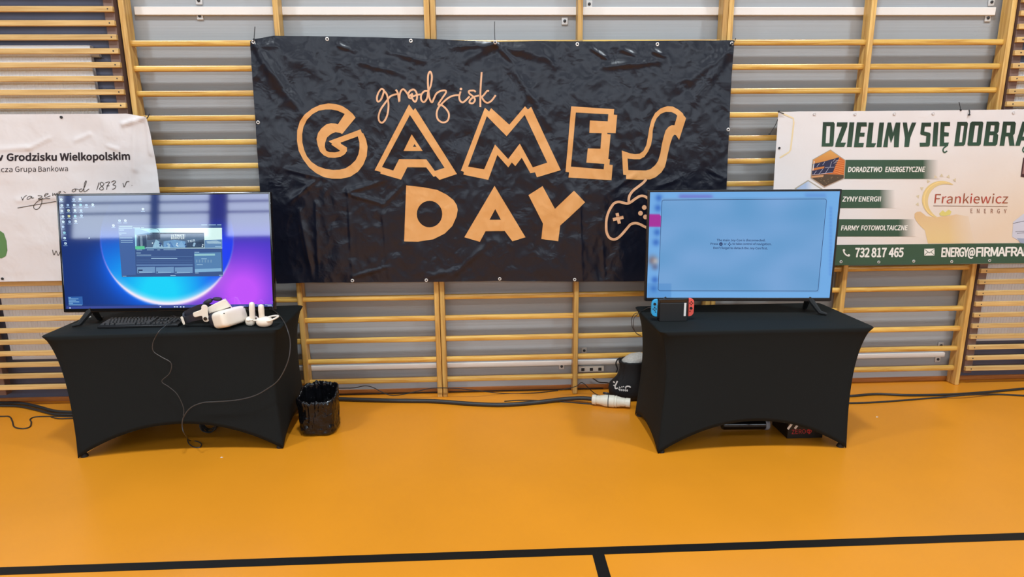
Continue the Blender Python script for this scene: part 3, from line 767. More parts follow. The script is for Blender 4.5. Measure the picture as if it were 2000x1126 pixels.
HEAD = ([[(78,90),(180,90),(190,105),(178,312),(168,322),(66,322)],[(112,128),(148,128),(140,290),(103,290)]], [[(212,92),(312,92),(308,132),(248,285),(298,285),(280,326),(195,326),(200,290),(258,132),(208,132)]],
 [[(330,92),(376,92),(352,326),(306,326)]], [[(400,92),(492,92),(494,132),(440,132),(432,190),(475,190),(470,228),(426,228),(418,288),(468,288),(460,328),(372,328)]],
 [[(512,94),(558,94),(540,290),(584,290),(565,328),(487,328)]], [[(612,94),(656,94),(633,328),(588,328)]],
 [[(690,94),(722,94),(740,190),(765,94),(810,94),(795,328),(750,328),(752,210),(722,290),(700,215),(690,328),(648,328)]], [[(832,94),(872,94),(885,190),(918,94),(960,94),(905,240),(892,326),(848,326),(855,240)]],
 [[(1010,95),(1100,95),(1098,132),(1040,132),(1035,180),(1085,190),(1096,205),(1088,310),(1075,322),(995,324),(992,286),(1050,286),(1055,222),(1008,212),(998,200)]], [[(1125,92),(1170,92),(1158,320),(1112,320)]],
 [[(1190,90),(1280,90),(1280,128),(1228,128),(1225,185),(1270,190),(1268,225),(1225,225),(1225,285),(1270,284),(1262,318),(1182,320)]],
 [[(1350,88),(1440,88),(1452,102),(1425,300),(1410,315),(1320,318)],[(1385,125),(1415,125),(1395,282),(1368,282)]],
 [[(1490,85),(1590,85),(1600,100),(1575,300),(1560,315),(1455,315),(1448,300),(1472,100)],[(1520,122),(1555,122),(1535,282),(1498,282)]],
 [[(1632,85),(1742,85),(1755,100),(1745,180),(1730,198),(1742,215),(1732,300),(1715,315),(1600,315)],[(1672,120),(1708,120),(1702,178),(1664,178)],[(1660,215),(1695,215),(1688,280),(1650,280)]],
 [[(1790,85),(1900,85),(1912,100),(1900,200),(1885,215),(1900,315),(1850,315),(1838,225),(1812,225),(1800,315),(1755,315)],[(1826,120),(1862,120),(1855,190),(1820,190)]],
 [[(1975,85),(2030,85),(2050,315),(2005,315),(2000,265),(1965,265),(1950,315),(1905,315)],[(2000,140),(2005,228),(1975,228)]])
def headc(px, py): return lerpc(rgb(38, 56, 40), rgb(54, 84, 66), (py-240)/48)
for L in HEAD: flat_add(mb, fill2d([TR(1590, 220, 0.205, p) for p in L]), fn_en(0.0015), 6, headc)
for st in ([(1250,316),(1222,336),(1214,360),(1228,378),(1254,364)], [(2014,312),(1986,334),(1978,358),(1992,376),(2016,362)]): flat_add(mb, ribbon(TR(1590, 220, 0.205, st), 2.8), fn_en(0.0016), 6, headc)
obj('slogan', mb, M_PRINT, t, raw=True)
mb = MB()
flat_add(mb, text2d('Frankiewicz', (1823, 396.5), (1966, 396.5), 18, shear=0.1), fn_en(0.002), 6, lambda px, py: lerpc(rgb(152, 92, 64), rgb(188, 64, 52), math.sin(px*0.12)**2))
flat_add(mb, ribbon([(1821, 401.5), (1966, 402.5)], 0.9, 1), fn_en(0.002), 8, rgb(120, 84, 60))
flat_add(mb, text2d('ENERGY', (1894, 415.5), (1964, 416), 8.3, spacing=1.6), fn_en(0.002), 6, rgb(146, 100, 80))
obj('company_name', mb, M_PRINT, t, raw=True)
WP = rgb(238, 234, 226)
for words in ((('DORADZTWO', (1655, 335.5), (1720, 335.3), 9.6, 0.03), ('ENERGETYCZNE', (1727, 335.3), (1803, 335), 9.6, 0.03)), (('ZYNY', (1643, 392.8), (1672, 392.8), 9.2, 0.03), ('ENERGII', (1675, 392.8), (1717, 392.6), 9.2, 0.03)),
              (('FARMY', (1640, 448.8), (1674, 448.8), 9.0, 0.03), ('FOTOWOLTAICZNE', (1679, 448.8), (1769, 448.5), 9.0, 0.03))):
    mb = MB()
    for s_, a, b, cp, bo in words: flat_add(mb, text2d(s_, a, b, cp, shear=0.16, bold=bo), fn_en(0.0022), 6, WP)
    obj('service_name', mb, M_PRINT, t, raw=True)
mb = MB()
for s_, a, b in (('732', (1667, 500.6), (1694, 500.5)), ('817', (1699, 500.5), (1727, 500.4)), ('465', (1733, 500.4), (1761, 500.3))):
    flat_add(mb, text2d(s_, a, b, 17, shear=0.08, bold=0.036), fn_en(0.0022), 6, WP)
obj('phone_number', mb, M_PRINT, t, raw=True)
mb = MB()
flat_add(mb, text2d('ENERGY@', (1836.5, 500.3), (1902, 499.8), 17, shear=0.08, bold=0.034, spacing=0.95), fn_en(0.0022), 6, WP)
flat_add(mb, text2d('FIRMAFRANKI', (1905, 499.8), (2026, 498.6), 17, shear=0.08, bold=0.034, spacing=0.95), fn_en(0.0022), 6, WP)
obj('email_address', mb, M_PRINT, t, raw=True)
mb = MB()
flat_add(mb, ribbon([(1645, 487), (1645.5, 491), (1648, 495), (1652, 498), (1656, 498.5)], 2.6), fn_en(0.0022), 6, WP)
for c in ((1645.5, 487.5), (1655, 497.5)): flat_add(mb, fill2d([disc2d(c, 2.4, 10)]), fn_en(0.0024), 0, WP)
obj('phone_symbol', mb, M_PRINT, t, raw=True)
mb = MB()
flat_add(mb, fill2d([[(1802.5, 485), (1822.5, 484.6), (1822.5, 498), (1802.5, 498.4)]]), fn_en(0.0022), 6, WP)
for a, b in (((1803, 486), (1812.5, 493)), ((1822, 485.6), (1812.5, 493)), ((1803, 497.5), (1809.5, 491)), ((1822, 497), (1815.5, 491))):
    flat_add(mb, ribbon([a, b], 1.0, 1), fn_en(0.0026), 6, GRN)
obj('envelope_symbol', mb, M_PRINT, t, raw=True)
for px, py in ((1589, 223), (1668, 223), (1744, 222.5), (1819, 222), (1977, 220), (1640, 510), (1713, 510.5), (1782, 509), (1857, 510), (1931, 508)): grommet(t, px, py, YW, disp_en, M_CLEAR if py < 300 else M_GROM, 0.010, py > 300)
grommet(t, 1521, 289, YW, disp_en, M_DARK, 0.008)
cable_tie([(1519, 233, -0.06), (1514, 245, -0.05), (1503, 262, -0.045)], 'black cable tie hanging off the left edge of the energy banner', r=0.002)
cable_tie([(1531, 222, -0.066), (1525, 220, -0.066), (1521, 218, -0.062)], 'black cable tie on the top left corner of the energy banner', r=0.003)
cable_tie([(1873, 199, -0.05), (1875, 207, -0.052), (1876, 215, -0.058)], 'black cable tie tail sticking up above the word on the energy banner', r=0.002)
cable_tie([(1893, 214, -0.06), (1894, 219, -0.066), (1893, 224, -0.066)], 'black cable tie looped through the top edge of the energy banner', r=0.003)

# ------------------------------------------------------------------ tables in stretch covers
TOPZ = 0.74
def table_cover(name, lab, cx, cy, yaw, w, d, fw, fd, fox, arch, side_arch, pull):
    """stretch fabric pulled from the table edge down to four feet, arched between them"""
    o = thing(name, lab, 'table', (cx, cy, 0), yaw)
    NS, NV = 36, 26
    per = []                                   # (corner-to-corner parameter, side)
    for side in range(4):
        for k in range(NS): per.append((k/NS, side))
    def rect(s, side, hx, hy, ox, r):
        c = ((-hx, -hy), (hx, -hy), (hx, hy), (-hx, hy))
        a, b = c[side], c[(side+1) % 4]
        x, y = a[0]+(b[0]-a[0])*s, a[1]+(b[1]-a[1])*s
        # round the corners
        dx, dy = hx-abs(x), hy-abs(y)
        if dx < r and dy < r:
            q = Vector((r-dx, r-dy)); L = q.length
            if L > r:
                q *= r/L; x = math.copysign(hx-r+q.x, x); y = math.copysign(hy-r+q.y, y)
        return x+ox, y
    mb = MB(); vs = []; fs = []; n = len(per)
    for j in range(NV+1):
        v = j/NV
        for s, side in per:
            ar = arch if side in (0, 2) else side_arch
            u = abs(2*s-1)
            z0 = TOPZ-0.006; zb = 0.002+ar*(1-u**2.0)**0.95
            tx, ty = rect(s, side, w/2, d/2, 0, 0.03)
            bx, by = rect(s, side, fw/2, fd/2, fox, 0.014)
            e = 1-(1-v)**1.0
            x, y = tx+(bx-tx)*e, ty+(by-ty)*e
            z = z0+(zb-z0)*v
            vv = (z0-z)/z0
            pl = math.sin(PI*vv**0.63)*pull
            corner = u**2
            # the fabric draws inwards between the table edge and the feet
            if side in (0, 2):
                x -= math.copysign(1, s-0.5 if side == 0 else 0.5-s)*pl*corner
                y -= (-1 if side == 0 else 1)*pl*(0.35*corner+0.25)*(1 if vv > 0 else 0)
            else:
                y -= math.copysign(1, s-0.5 if side == 1 else 0.5-s)*pl*(0.35*corner)
                x -= (1 if side == 1 else -1)*pl*(0.35+0.65*corner)
            vs.append((x, y, z))
    for j in range(NV):
        for k in range(n):
            a = j*n+k; b = j*n+(k+1) % n; fs.append((a, a+n, b+n, b))
    # the flat top with a soft edge
    ring0 = list(range(n)); base = len(vs)
    for s, side in per:
        x, y = rect(s, side, w/2-0.005, d/2-0.005, 0, 0.03); vs.append((x, y, TOPZ-0.0012))
    for s, side in per:
        x, y = rect(s, side, w/2-0.014, d/2-0.014, 0, 0.026); vs.append((x, y, TOPZ))
    for k in range(n):
        k2 = (k+1) % n
        fs.append((k, k2, base+k2, base+k)); fs.append((base+k, base+k2, base+n+k2, base+n+k))
    vs.append((0, 0, TOPZ)); c = len(vs)-1
    for k in range(n): fs.append((base+n+k, base+n+(k+1) % n, c))
    mb.add(vs, fs)
    cv = obj('stretch_cover', mb, M_SPANDEX, o, world=False, ang=70)
    sm = cv.modifiers.new('hem', 'SOLIDIFY'); sm.thickness = 0.003; sm.offset = -1
    # cup at each foot
    for sx in (-1, 1):
        for sy in (-1, 1):
            x, y = sx*(fw/2-0.028)+fox, sy*(fd/2-0.028)
            obj('foot', MB().lathe([(0.02, 0.0), (0.02, 0.006), (0.014, 0.02)], (x, y, 0), (0, 0, 1), 14), M_BLACKM, o, world=False)
    return o
table_cover('covered_table', 'black stretch-covered table on the left under the purple and blue television', -1.852, -0.48, 0.045, 1.29, 0.587, 1.165, 0.59, 0.026, 0.185, 0.09, 0.045)
table_cover('covered_table', 'black stretch-covered table on the right under the light blue television', 1.553, -0.653, 0.004, 1.222, 0.594, 1.125, 0.565, -0.028, 0.185, 0.07, 0.05)

# ------------------------------------------------------------------ televisions
def television(lab, cx, cy, yaw, tilt, zb, W, H, foot, screen_mat, gloss):
    t = thing('television', lab, 'television', (cx, cy, TOPZ), yaw)
    st, ct = math.sin(tilt), math.cos(tilt)
    def L(x, z, d=0.0): return (x, z*st-d*ct, zb-TOPZ+z*ct+d*st)
    def slab(mb, x0, x1, z0, z1, d0, d1):
        return mb.hexa([L(x0, z0, d0), L(x1, z0, d0), L(x1, z0, d1), L(x0, z0, d1), L(x0, z1, d0), L(x1, z1, d0), L(x1, z1, d1), L(x0, z1, d1)])
    b = 0.011; bb = 0.019
    mb = MB()
    slab(mb, -W/2, -W/2+b, 0, H, 0.0, -0.03); slab(mb, W/2-b, W/2, 0, H, 0.0, -0.03)
    slab(mb, -W/2+b, W/2-b, H-b, H, 0.0, -0.03); slab(mb, -W/2+b, W/2-b, 0, bb, 0.0, -0.03)
    obj('bezel', mb, gloss, t, world=False, bevel=0.0025)
    mb = MB(); slab(mb, -W/2+0.002, W/2-0.002, 0.002, H-0.002, -0.012, -0.03); slab(mb, -W*0.36, W*0.36, 0.03, H*0.62, -0.03, -0.062)
    obj('casing', mb, M_BLACKM, t, world=False, bevel=0.006)
    for sx in (-1, 1):
        x = sx*foot
        mb = MB()
        mb.tube([L(x, 0.02, -0.02), (x+sx*0.055, -0.026, 0.016), (x+sx*0.09, -0.042, 0.0085)], [0.019, 0.014, 0.008], 8)
        mb.tube([L(x, 0.02, -0.02), (x+sx*0.02, 0.1, 0.013), (x+sx*0.03, 0.14, 0.0085)], [0.019, 0.014, 0.008], 8)
        obj('foot', mb, M_BLACKM, t, world=False)
    sx0, sx1, sz0, sz1 = -W/2+b, W/2-b, bb, H-b
    def S(u, v, d=-0.002): return L(sx0+(sx1-sx0)*u, sz1+(sz0-sz1)*v, d)
    return t, S
def grid_screen(t, S, nu, nv, colf, m, name='screen'):
    mb = MB(); mb.c = []
    vs = []
    for j in range(nv+1):
        for i in range(nu+1):
            vs.append(S(i/nu, j/nv)); mb.c.append(colf(i/nu, j/nv))
    fs = [(j*(nu+1)+i, (j+1)*(nu+1)+i, (j+1)*(nu+1)+i+1, j*(nu+1)+i+1) for j in range(nv) for i in range(nu)]
    mb.add(vs, fs)
    return obj(name, mb, m, t, raw=True, world=False, smooth=False)
def sstep(a, b, x):
    t = max(0, min(1, (x-a)/(b-a))); return t*t*(3-2*t)
def mixc(a, b, t): return tuple(a[i]+(b[i]-a[i])*t for i in range(3))
def lin(c, k=1.0): return (s2l(c[0])*k, s2l(c[1])*k, s2l(c[2])*k, 1.0)

# --- left: desktop with a glowing orb
tv, S = television('large television on the left table showing a purple and blue desktop with an open window', -1.869, -0.593, -0.025, 0.138, 0.82, 1.23, 0.686, 0.46, M_SCREEN, M_GLOSS)
def uvL(X, Y):
    v = (Y-106)/(940-35*(X-245)/1515.0-106)
    xl, xr = 200+45*v, 1722+38*v
    return (X-xl)/(xr-xl), v
def xyL(u, v):
    xl, xr = 200+45*v, 1722+38*v; X = xl+(xr-xl)*u
    return X, 106+v*(940-35*(X-245)/1515.0-106)
def wallpaper(u, v):
    X, Y = xyL(u, v)
    dx, dy = X-985, (Y-420)*1.02
    r = math.hypot(dx, dy)/483.0
    sn = dy/(r*483+1e-6)                      # 1 at the bottom of the orb
    def ga(cx, cy, s): return math.exp(-((X-cx)**2+(Y-cy)**2)/(s*s))
    if r < 1:
        c = mixc((24, 74, 190), (14, 120, 240), sstep(300, 700, Y))
        c = mixc(c, (30, 60, 245), sstep(1120, 1420, X))
        c = mixc(c, (20, 215, 255), min(1, 1.15*ga(930, 810, 300)))
        c = mixc(c, (190, 235, 255), 0.75*sstep(0.86, 1.0, r)*sstep(0.45, 0.98, sn))
    else:
        lf = mixc((18, 48, 116), (8, 104, 246), min(1, math.exp(-(r-1)*4.2)*sstep(-0.25, 0.75, sn)*1.05))
        rt = mixc((66, 52, 200), (196, 84, 255), min(1, 1.15*ga(1540, 800, 250)))
        rt = mixc(rt, (40, 44, 170), sstep(520, 250, Y)*0.7)
        rt = mixc(rt, (255, 150, 250), 0.5*math.exp(-(r-1)*10)*sstep(0.1, 0.9, sn))
        c = mixc(lf, rt, sstep(860, 1180, X))
    up = sstep(470, 250, Y)
    c = mixc(c, mixc((16, 46, 104), (40, 44, 120), sstep(700, 1500, X)), up*0.92)
    side = sstep(-0.45, 0.55, sn)*(1-up)
    rc = mixc((104, 110, 235), (255, 240, 255), sstep(0.2, 0.85, sn))
    wd = 0.011+0.022*sstep(0.5, 1.0, sn)
    c = mixc(c, rc, side*math.exp(-((r-1.0)/wd)**2))
    if Y > 902 and v > 0.965: c = mixc(c, (40, 60, 120), 0.45)
    return lin(c, 0.95)
scr = grid_screen(tv, S, 260, 146, wallpaper, M_SCREEN)
def fL(d):
    def f(X, Y): u, v = uvL(X, Y); return S(u, v, -0.002+d)
    return f
def rc_(x0, y0, x1, y1): return [(x0, y0), (x1, y0), (x1, y1), (x0, y1)]
def ui(mb, poly, col, d, step=0): flat_add(mb, fill2d([poly]), fL(d), step, lin(col) if not callable(col) else col)
mb = MB()
ui(mb, [(630, 322), (1380, 318), (1393, 690), (657, 700)], (58, 86, 138), 0.0006)
ui(mb, [(632, 345), (748, 344), (758, 683), (655, 688)], (66, 100, 160), 0.0009)
ui(mb, [(750, 346), (1384, 344), (1387, 490), (755, 492)], lambda x, y: lin(mixc((150, 210, 232), (214, 244, 240), sstep(800, 1150, x))), 0.0009, 40)
for p, c in (([(765, 392), (880, 375), (1255, 378), (1258, 485), (765, 490)], (78, 104, 134)), ([(775, 400), (835, 396), (838, 480), (780, 484)], (36, 52, 84)), ([(788, 402), (806, 400), (810, 482), (794, 484)], (150, 176, 196)),
             ([(840, 390), (935, 386), (938, 425), (842, 428)], (56, 62, 84)), ([(880, 378), (1250, 378), (1252, 386), (880, 386)], (30, 42, 60)), ([(1120, 388), (1252, 386), (1254, 440), (1125, 450)], (92, 118, 148)),
             ([(1130, 450), (1254, 425), (1256, 482), (1128, 486)], (28, 40, 66)), ([(885, 470), (905, 425), (935, 445), (960, 485), (880, 486)], (160, 206, 232)), ([(960, 440), (1040, 428), (1120, 440), (1122, 484), (960, 486)], (118, 168, 216)),
             ([(975, 470), (1010, 440), (1035, 482)], (52, 92, 160)), ([(1060, 480), (1090, 436), (1115, 482)], (190, 224, 236)), ([(1258, 430), (1385, 426), (1387, 486), (1260, 488)], (96, 136, 180)), ([(1270, 440), (1340, 432), (1380, 446), (1380, 456), (1280, 456)], (176, 206, 220)),
             ([(750, 350), (790, 350), (850, 372), (870, 392), (756, 392)], (110, 160, 204))):
    ui(mb, p, c, 0.0012)
flat_add(mb, ribbon([(865, 352), (905, 348), (925, 360), (932, 385)], 4), fL(0.0014), 0, lin((60, 96, 120)))
for k in range(16): ui(mb, disc2d((880+(k*61) % 370, 452+(k*37) % 30), 5+(k % 3)*2, 7), ((214, 234, 244), (44, 70, 120), (150, 186, 214))[k % 3], 0.0014)
ui(mb, [(755, 475), (822, 474), (824, 496), (757, 497)], (92, 200, 150), 0.0016)
for x0, y0, x1 in ((640, 330, 735), (636, 343, 735), (740, 342, 790), (797, 341, 820), (640, 357, 675), (636, 379, 692), (640, 392, 655), (642, 414, 735), (650, 434, 738), (650, 446, 738), (832, 484, 905), (930, 483, 1010), (1335, 478, 1380), (1235, 322, 1278), (1288, 322, 1340), (1350, 322, 1380),
                   (765, 502, 805), (840, 501, 890), (915, 501, 935), (960, 500, 1050), (762, 524, 795), (765, 539, 870), (870, 563, 1060), (1185, 518, 1220), (1190, 668, 1215), (1010, 687, 1048), (1365, 683, 1392), (662, 693, 690), (1235, 565, 1275), (1200, 607, 1245)):
    ui(mb, rc_(x0, y0-1.8, x1, y0+1.8), (168, 206, 232), 0.0014)
ui(mb, [(762, 607), (1172, 604), (1173, 615), (763, 618)], (92, 126, 176), 0.0011)
for x0 in (768, 905, 1042):
    ui(mb, [(x0, 628), (x0+130, 624), (x0+130, 668), (x0, 672)], (112, 150, 192), 0.0011)
    ui(mb, rc_(x0+6, 662, x0+110, 665), (170, 204, 226), 0.0013); ui(mb, rc_(x0+4, 658, x0+13, 669), (44, 66, 110), 0.0015)
ui(mb, rc_(775, 645, 808, 655), (34, 52, 92), 0.0014)
ui(mb, [(1182, 522), (1378, 518), (1384, 655), (1188, 662)], (84, 128, 176), 0.0010)
ui(mb, [(1184, 530), (1334, 528), (1335, 542), (1185, 545)], (146, 196, 206), 0.0013)
for k in range(6): ui(mb, rc_(1196+k*21, 572, 1206+k*21, 592), (112, 150, 186), 0.0013)
ui(mb, [(1188, 640), (1380, 632), (1384, 655), (1188, 662)], (130, 178, 214), 0.0012)
for y in (548, 575, 590): ui(mb, rc_(765, y, 1170, y+2), (84, 118, 168), 0.0011)
for s_, yb in (('ULTIMATE', 405), ('BOOSTER', 424)): flat_add(mb, text2d(s_, (1016, yb), (1112, yb-1), 15, bold=0.02), fL(0.0018), 0, lin((226, 240, 236)))
flat_add(mb, text2d('TER', (1136, 448), (1190, 440), 15, bold=0.02), fL(0.0018), 0, lin((200, 220, 232)))
o = obj('app_window', mb, M_SCREEN, scr, raw=True, world=False, smooth=False)
def ic(px, py): return ((px-60)*2000/540.0, (py-350)*2000/540.0)
ICONS = [ic(105+X*110/1126, 370+Y*110/1126)+(cc,) for X, Y, cc in ((155, 165, 0), (402, 165, 1), (528, 160, 0), (165, 280, 0), (285, 275, 1), (412, 275, 0), (538, 275, 2), (655, 280, 1), (782, 272, 0), (165, 395, 0), (297, 385, 3), (425, 385, 0), (548, 388, 1), (185, 505, 0), (303, 500, 4), (428, 500, 2), (555, 490, 1),
                 (190, 612, 0), (315, 612, 1), (440, 605, 0), (185, 715, 1), (210, 835, 2), (215, 945, 0), (230, 1052, 0))]+[(812, 207, 0), (642, 290, 1), (684, 290, 0), (598, 325, 0)]
for a, b, cc in ICONS:
    mb = MB()
    c = ((206, 234, 246), (168, 198, 232), (150, 222, 236), (226, 240, 214), (232, 236, 150))[cc]
    ui(mb, [(a-9, b-8), (a+2, b-9), (a+9, b-5), (a+8, b+6), (a-2, b+8), (a-8, b+5)], c, 0.0006)
    ui(mb, [(a-4, b-3), (a+4, b-2), (a+3, b+3), (a-3, b+3)], (74, 112, 176), 0.0008)
    ui(mb, rc_(a-15, b+14, a+14, b+16.5), (164, 200, 236), 0.0006)
    obj('desktop_icon', mb, M_SCREEN, scr, raw=True, world=False, smooth=False)
mb = MB()
ui(mb, disc2d((421, 415), 5, 8), (200, 225, 250), 0.0006)
obj('mouse_pointer', mb, M_SCREEN, scr, raw=True, world=False, smooth=False)
mb = MB()
ui(mb, [(262, 848), (368, 845), (372, 908), (275, 914)], (46, 96, 168), 0.0006)
for y, x1 in ((853, 285), (862, 340), (872, 322), (884, 345), (895, 300), (907, 366)): ui(mb, rc_(268, y, x1, y+3.5), (150, 200, 232), 0.0009)
obj('info_panel', mb, M_SCREEN, scr, raw=True, world=False, smooth=False)
mb = MB()
ui(mb, [(252, 921), (1764, 886), (1764, 905), (252, 938)], (58, 74, 150), 0.0004)
tb = obj('task_bar', mb, M_SCREEN, scr, raw=True, world=False, smooth=False)
for X in (936, 1040, 1058, 1084, 1106, 278):
    mb = MB(); ui(mb, rc_(X-5, 911 if X > 300 else 928, X+5, 919 if X > 300 else 936), (214, 232, 255), 0.0008)
    obj('task_icon', mb, M_SCREEN, scr, raw=True, world=False, smooth=False)
for x0, x1, y in ((1640, 1690, 893), (1700, 1750, 891), (1720, 1752, 899)):
    mb = MB(); ui(mb, rc_(x0, y, x1, y+4), (190, 200, 250), 0.0008)
    obj('tray_icon', mb, M_SCREEN, scr, raw=True, world=False, smooth=False)

# --- right: light blue message
tv2, S2 = television('television on the right table showing a light blue message screen', 1.513, -0.597, -0.083, 0.016, 0.82, 1.12, 0.666, 0.43, M_SCREENM, M_BLACK)
def uvR(X, Y):
    def ed(u): return 103-23*u, 882-32*u
    u = (X-170)/1375.0
    for _ in range(3):
        v = (Y-ed(u)[0])/(ed(u)[1]-ed(u)[0]); xl, xr = 180-20*v, 1580-70*v; u = (X-xl)/(xr-xl)
    return u, v
def xyR(u, v):
    xl, xr = 180-20*v, 1580-70*v
    a, b = 103-23*u, 882-32*u
    return xl+(xr-xl)*u, a+(b-a)*v
def menu(u, v):
    X, Y = xyR(u, v)
    n = noise.noise(Vector((X*0.004, Y*0.006, 2.0)))
    c = mixc((100, 158, 210), (120, 168, 220), 0.5+0.8*n)
    ix0, ix1 = 268-20*v, 1485-60*v
    edge = max(sstep(ix0+4, ix0-6, X), sstep(ix1-4, ix1+8, X), sstep(150, 138, Y+22*u), sstep(828, 840, Y+25*u))
    c = mixc(c, (116, 178, 238), edge*0.8)
    def sp(cx, cy, s, col, k):
        nonlocal c
        c = mixc(c, col, k*math.exp(-((X-cx)**2+(Y-cy)**2)/(s*s)))
    out = edge
    for cx, cy in ((246, 143), (240, 215), (235, 392), (228, 466), (222, 745), (214, 812)): sp(cx, cy, 26, (40, 96, 190), 0.75*out)
    sp(205, 600, 36, (120, 96, 96), 0.8*out); sp(226, 606, 24, (214, 206, 200), 0.6*out); sp(222, 650, 24, (86, 70, 96), 0.5*out)
    for cx in range(410, 640, 22): sp(cx, 134, 20, (112, 104, 200), 0.55*out)
    for cx in range(1340, 1480, 25): sp(cx, 112, 18, (92, 140, 214), 0.5*out)
    for cy in range(200, 700, 25): sp(1515, cy, 12, (76, 128, 212), 0.4*out)
    if X < 264-16*v: c = mixc(c, (168, 44, 156), sstep(254, 266, Y)*sstep(358, 346, Y))
    if X < 350 and Y > 768: c = mixc(c, (78, 138, 204), 0.45*sstep(350, 340, X)*sstep(766, 776, Y))
    return lin(c, 0.93)
scr2 = grid_screen(tv2, S2, 180, 104, menu, M_SCREENM)
def fR(d):
    def f(X, Y): u, v = uvR(X, Y); return S2(u, v, -0.002+d)
    return f
mb = MB(); NAV = lin((26, 48, 96))
def rr(x, y, r, a0, a1, n=5): return [(x+r*math.cos(math.radians(a0+(a1-a0)*k/n)), y+r*math.sin(math.radians(a0+(a1-a0)*k/n))) for k in range(n+1)]
frame = rr(284, 172, 15, 180, 270)+rr(1468, 151, 15, 270, 360)+rr(1410, 787, 15, 0, 90)+rr(263, 812, 15, 90, 180)
flat_add(mb, ribbon(frame+frame[:1], 3.2, 1), fR(0.0006), 0, NAV)
for s_, a, b in (('The main Joy-Con is disconnected.', (680, 449), (1037, 444)), ('Press', (634, 477), (689, 476)), ('or', (732, 475), (751, 475)), ('to take control of navigation.', (795, 474), (1082, 471)), ("Don't forget to detach the Joy-Con first.", (655, 506), (1054, 502))):
    flat_add(mb, text2d(s_, a, b, 15, bold=0.022), fR(0.0006), 0, NAV)
flat_add(mb, fill2d([disc2d((710, 470), 13)]), fR(0.0006), 0, NAV)
flat_add(mb, text2d('A', (705, 476), (715, 476), 11), fR(0.0009), 0, lin((120, 170, 220)))
for dx, dy in ((0, -9), (0, 9), (-9, 0), (9, 0)): flat_add(mb, fill2d([disc2d((774+dx, 470+dy), 4.5, 10)]), fR(0.0006), 0, NAV)
obj('message', mb, M_SCREENM, scr2, raw=True, world=False, smooth=False)

# ------------------------------------------------------------------ on the left table
T1 = TOPZ+0.0005
# keyboard
kb = thing('keyboard', 'black computer keyboard lying in front of the left television', 'keyboard', (-2.025, -0.592, T1), 0.02)
obj('case', MB().hexa([(-0.225, -0.072, 0.0), (0.225, -0.072, 0), (0.225, 0.072, 0), (-0.225, 0.072, 0), (-0.225, -0.072, 0.014), (0.225, -0.072, 0.014), (0.225, 0.072, 0.026), (-0.225, 0.072, 0.026)]), M_BLACK, kb, world=False, bevel=0.003)
def keycap(w_, d_):
    return MB().hexa([(-w_/2, -d_/2, 0), (w_/2, -d_/2, 0), (w_/2, d_/2, 0), (-w_/2, d_/2, 0), (-w_/2+0.0022, -d_/2+0.002, 0.008), (w_/2-0.0022, -d_/2+0.002, 0.008), (w_/2-0.0022, d_/2-0.0025, 0.008), (-w_/2+0.0022, d_/2-0.0025, 0.008)])
protos = {}
rows = [(0.052, [1]*13), (0.030, [1]*13+[1.9]), (0.011, [1.5]+[1]*12+[1.4]), (-0.008, [1.8]+[1]*11+[2.1]), (-0.027, [2.3]+[1]*10+[2.6]), (-0.046, [1.3, 1.3, 1.3, 6.0, 1.3, 1.3, 1.3])]
def put_key(x, y, wk):
    z = 0.0145+0.012*(y+0.072)/0.144
    if wk not in protos:
        o = obj('key', keycap(0.019*wk-0.0028, 0.0162), M_KEY, kb, world=False); protos[wk] = o
    else:
        o = protos[wk].copy(); COL.objects.link(o); o.parent = kb
    o.location = (x, y, z)
for y, ws in rows:
    x = -0.218; k = 0.281/(sum(ws)*0.019)
    for wk in ws:
        put_key(x+0.019*wk*k/2, y, wk); x += 0.019*wk*k
for y, n_ in ((0.030, 3), (0.011, 3), (-0.027, 1), (-0.046, 3)):
    for q in range(n_): put_key(0.083+(q if n_ == 3 else 1)*0.0195, y, 1)
for y, n_ in ((0.030, 4), (0.011, 4), (-0.008, 3), (-0.027, 3), (-0.046, 2)):
    for q in range(n_): put_key(0.15+q*0.0195, y, 1)

# VR headset: seen from its left side, lenses turned towards the camera's right
def Q(X, Y, y): return at(340+X*0.11, 570+Y*0.11, 1, y)
vp = at(449.5, 625, 1, -0.655)
vr = thing('vr_headset', 'white virtual reality headset with black padded strap on the left table', 'vr headset', (vp.x, vp.y, T1))
rot = Matrix.Rotation(math.radians(65), 3, 'Z') @ Matrix.Rotation(math.radians(-13), 3, 'X')
vc = Vector((vp.x+0.006, vp.y-0.012, T1+0.058))
mb = MB().blob(vc, 1, (0.092, 0.052, 0.05), 48, 28, rot, 5.0)
zmin = min(p[2] for p in mb.v); mb.v = [(x, y, z-zmin+T1) for x, y, z in mb.v]
vis = obj('visor', mb, M_VRW, vr, ang=60)
def onface(a, b, dep=0.058): return vc+rot @ Vector((a, -dep, b))
for a, b in ((-0.072, 0.030), (0.072, 0.030), (-0.055, -0.037), (0.055, -0.037)):
    p = onface(a, b, 0.0455); n_ = rot @ Vector((0, -1, 0))
    obj('camera_eye', MB().lathe([(0.0034, -0.006), (0.0034, 0.0022), (0.002, 0.0026)], p, n_, 12), M_GLOSS, vis)
mb = MB().blob(vc+rot @ Vector((0, 0.068, 0.0)), 1, (0.078, 0.028, 0.044), 28, 14, rot, 4.0)
obj('face_cushion', mb, M_VRP, vr)
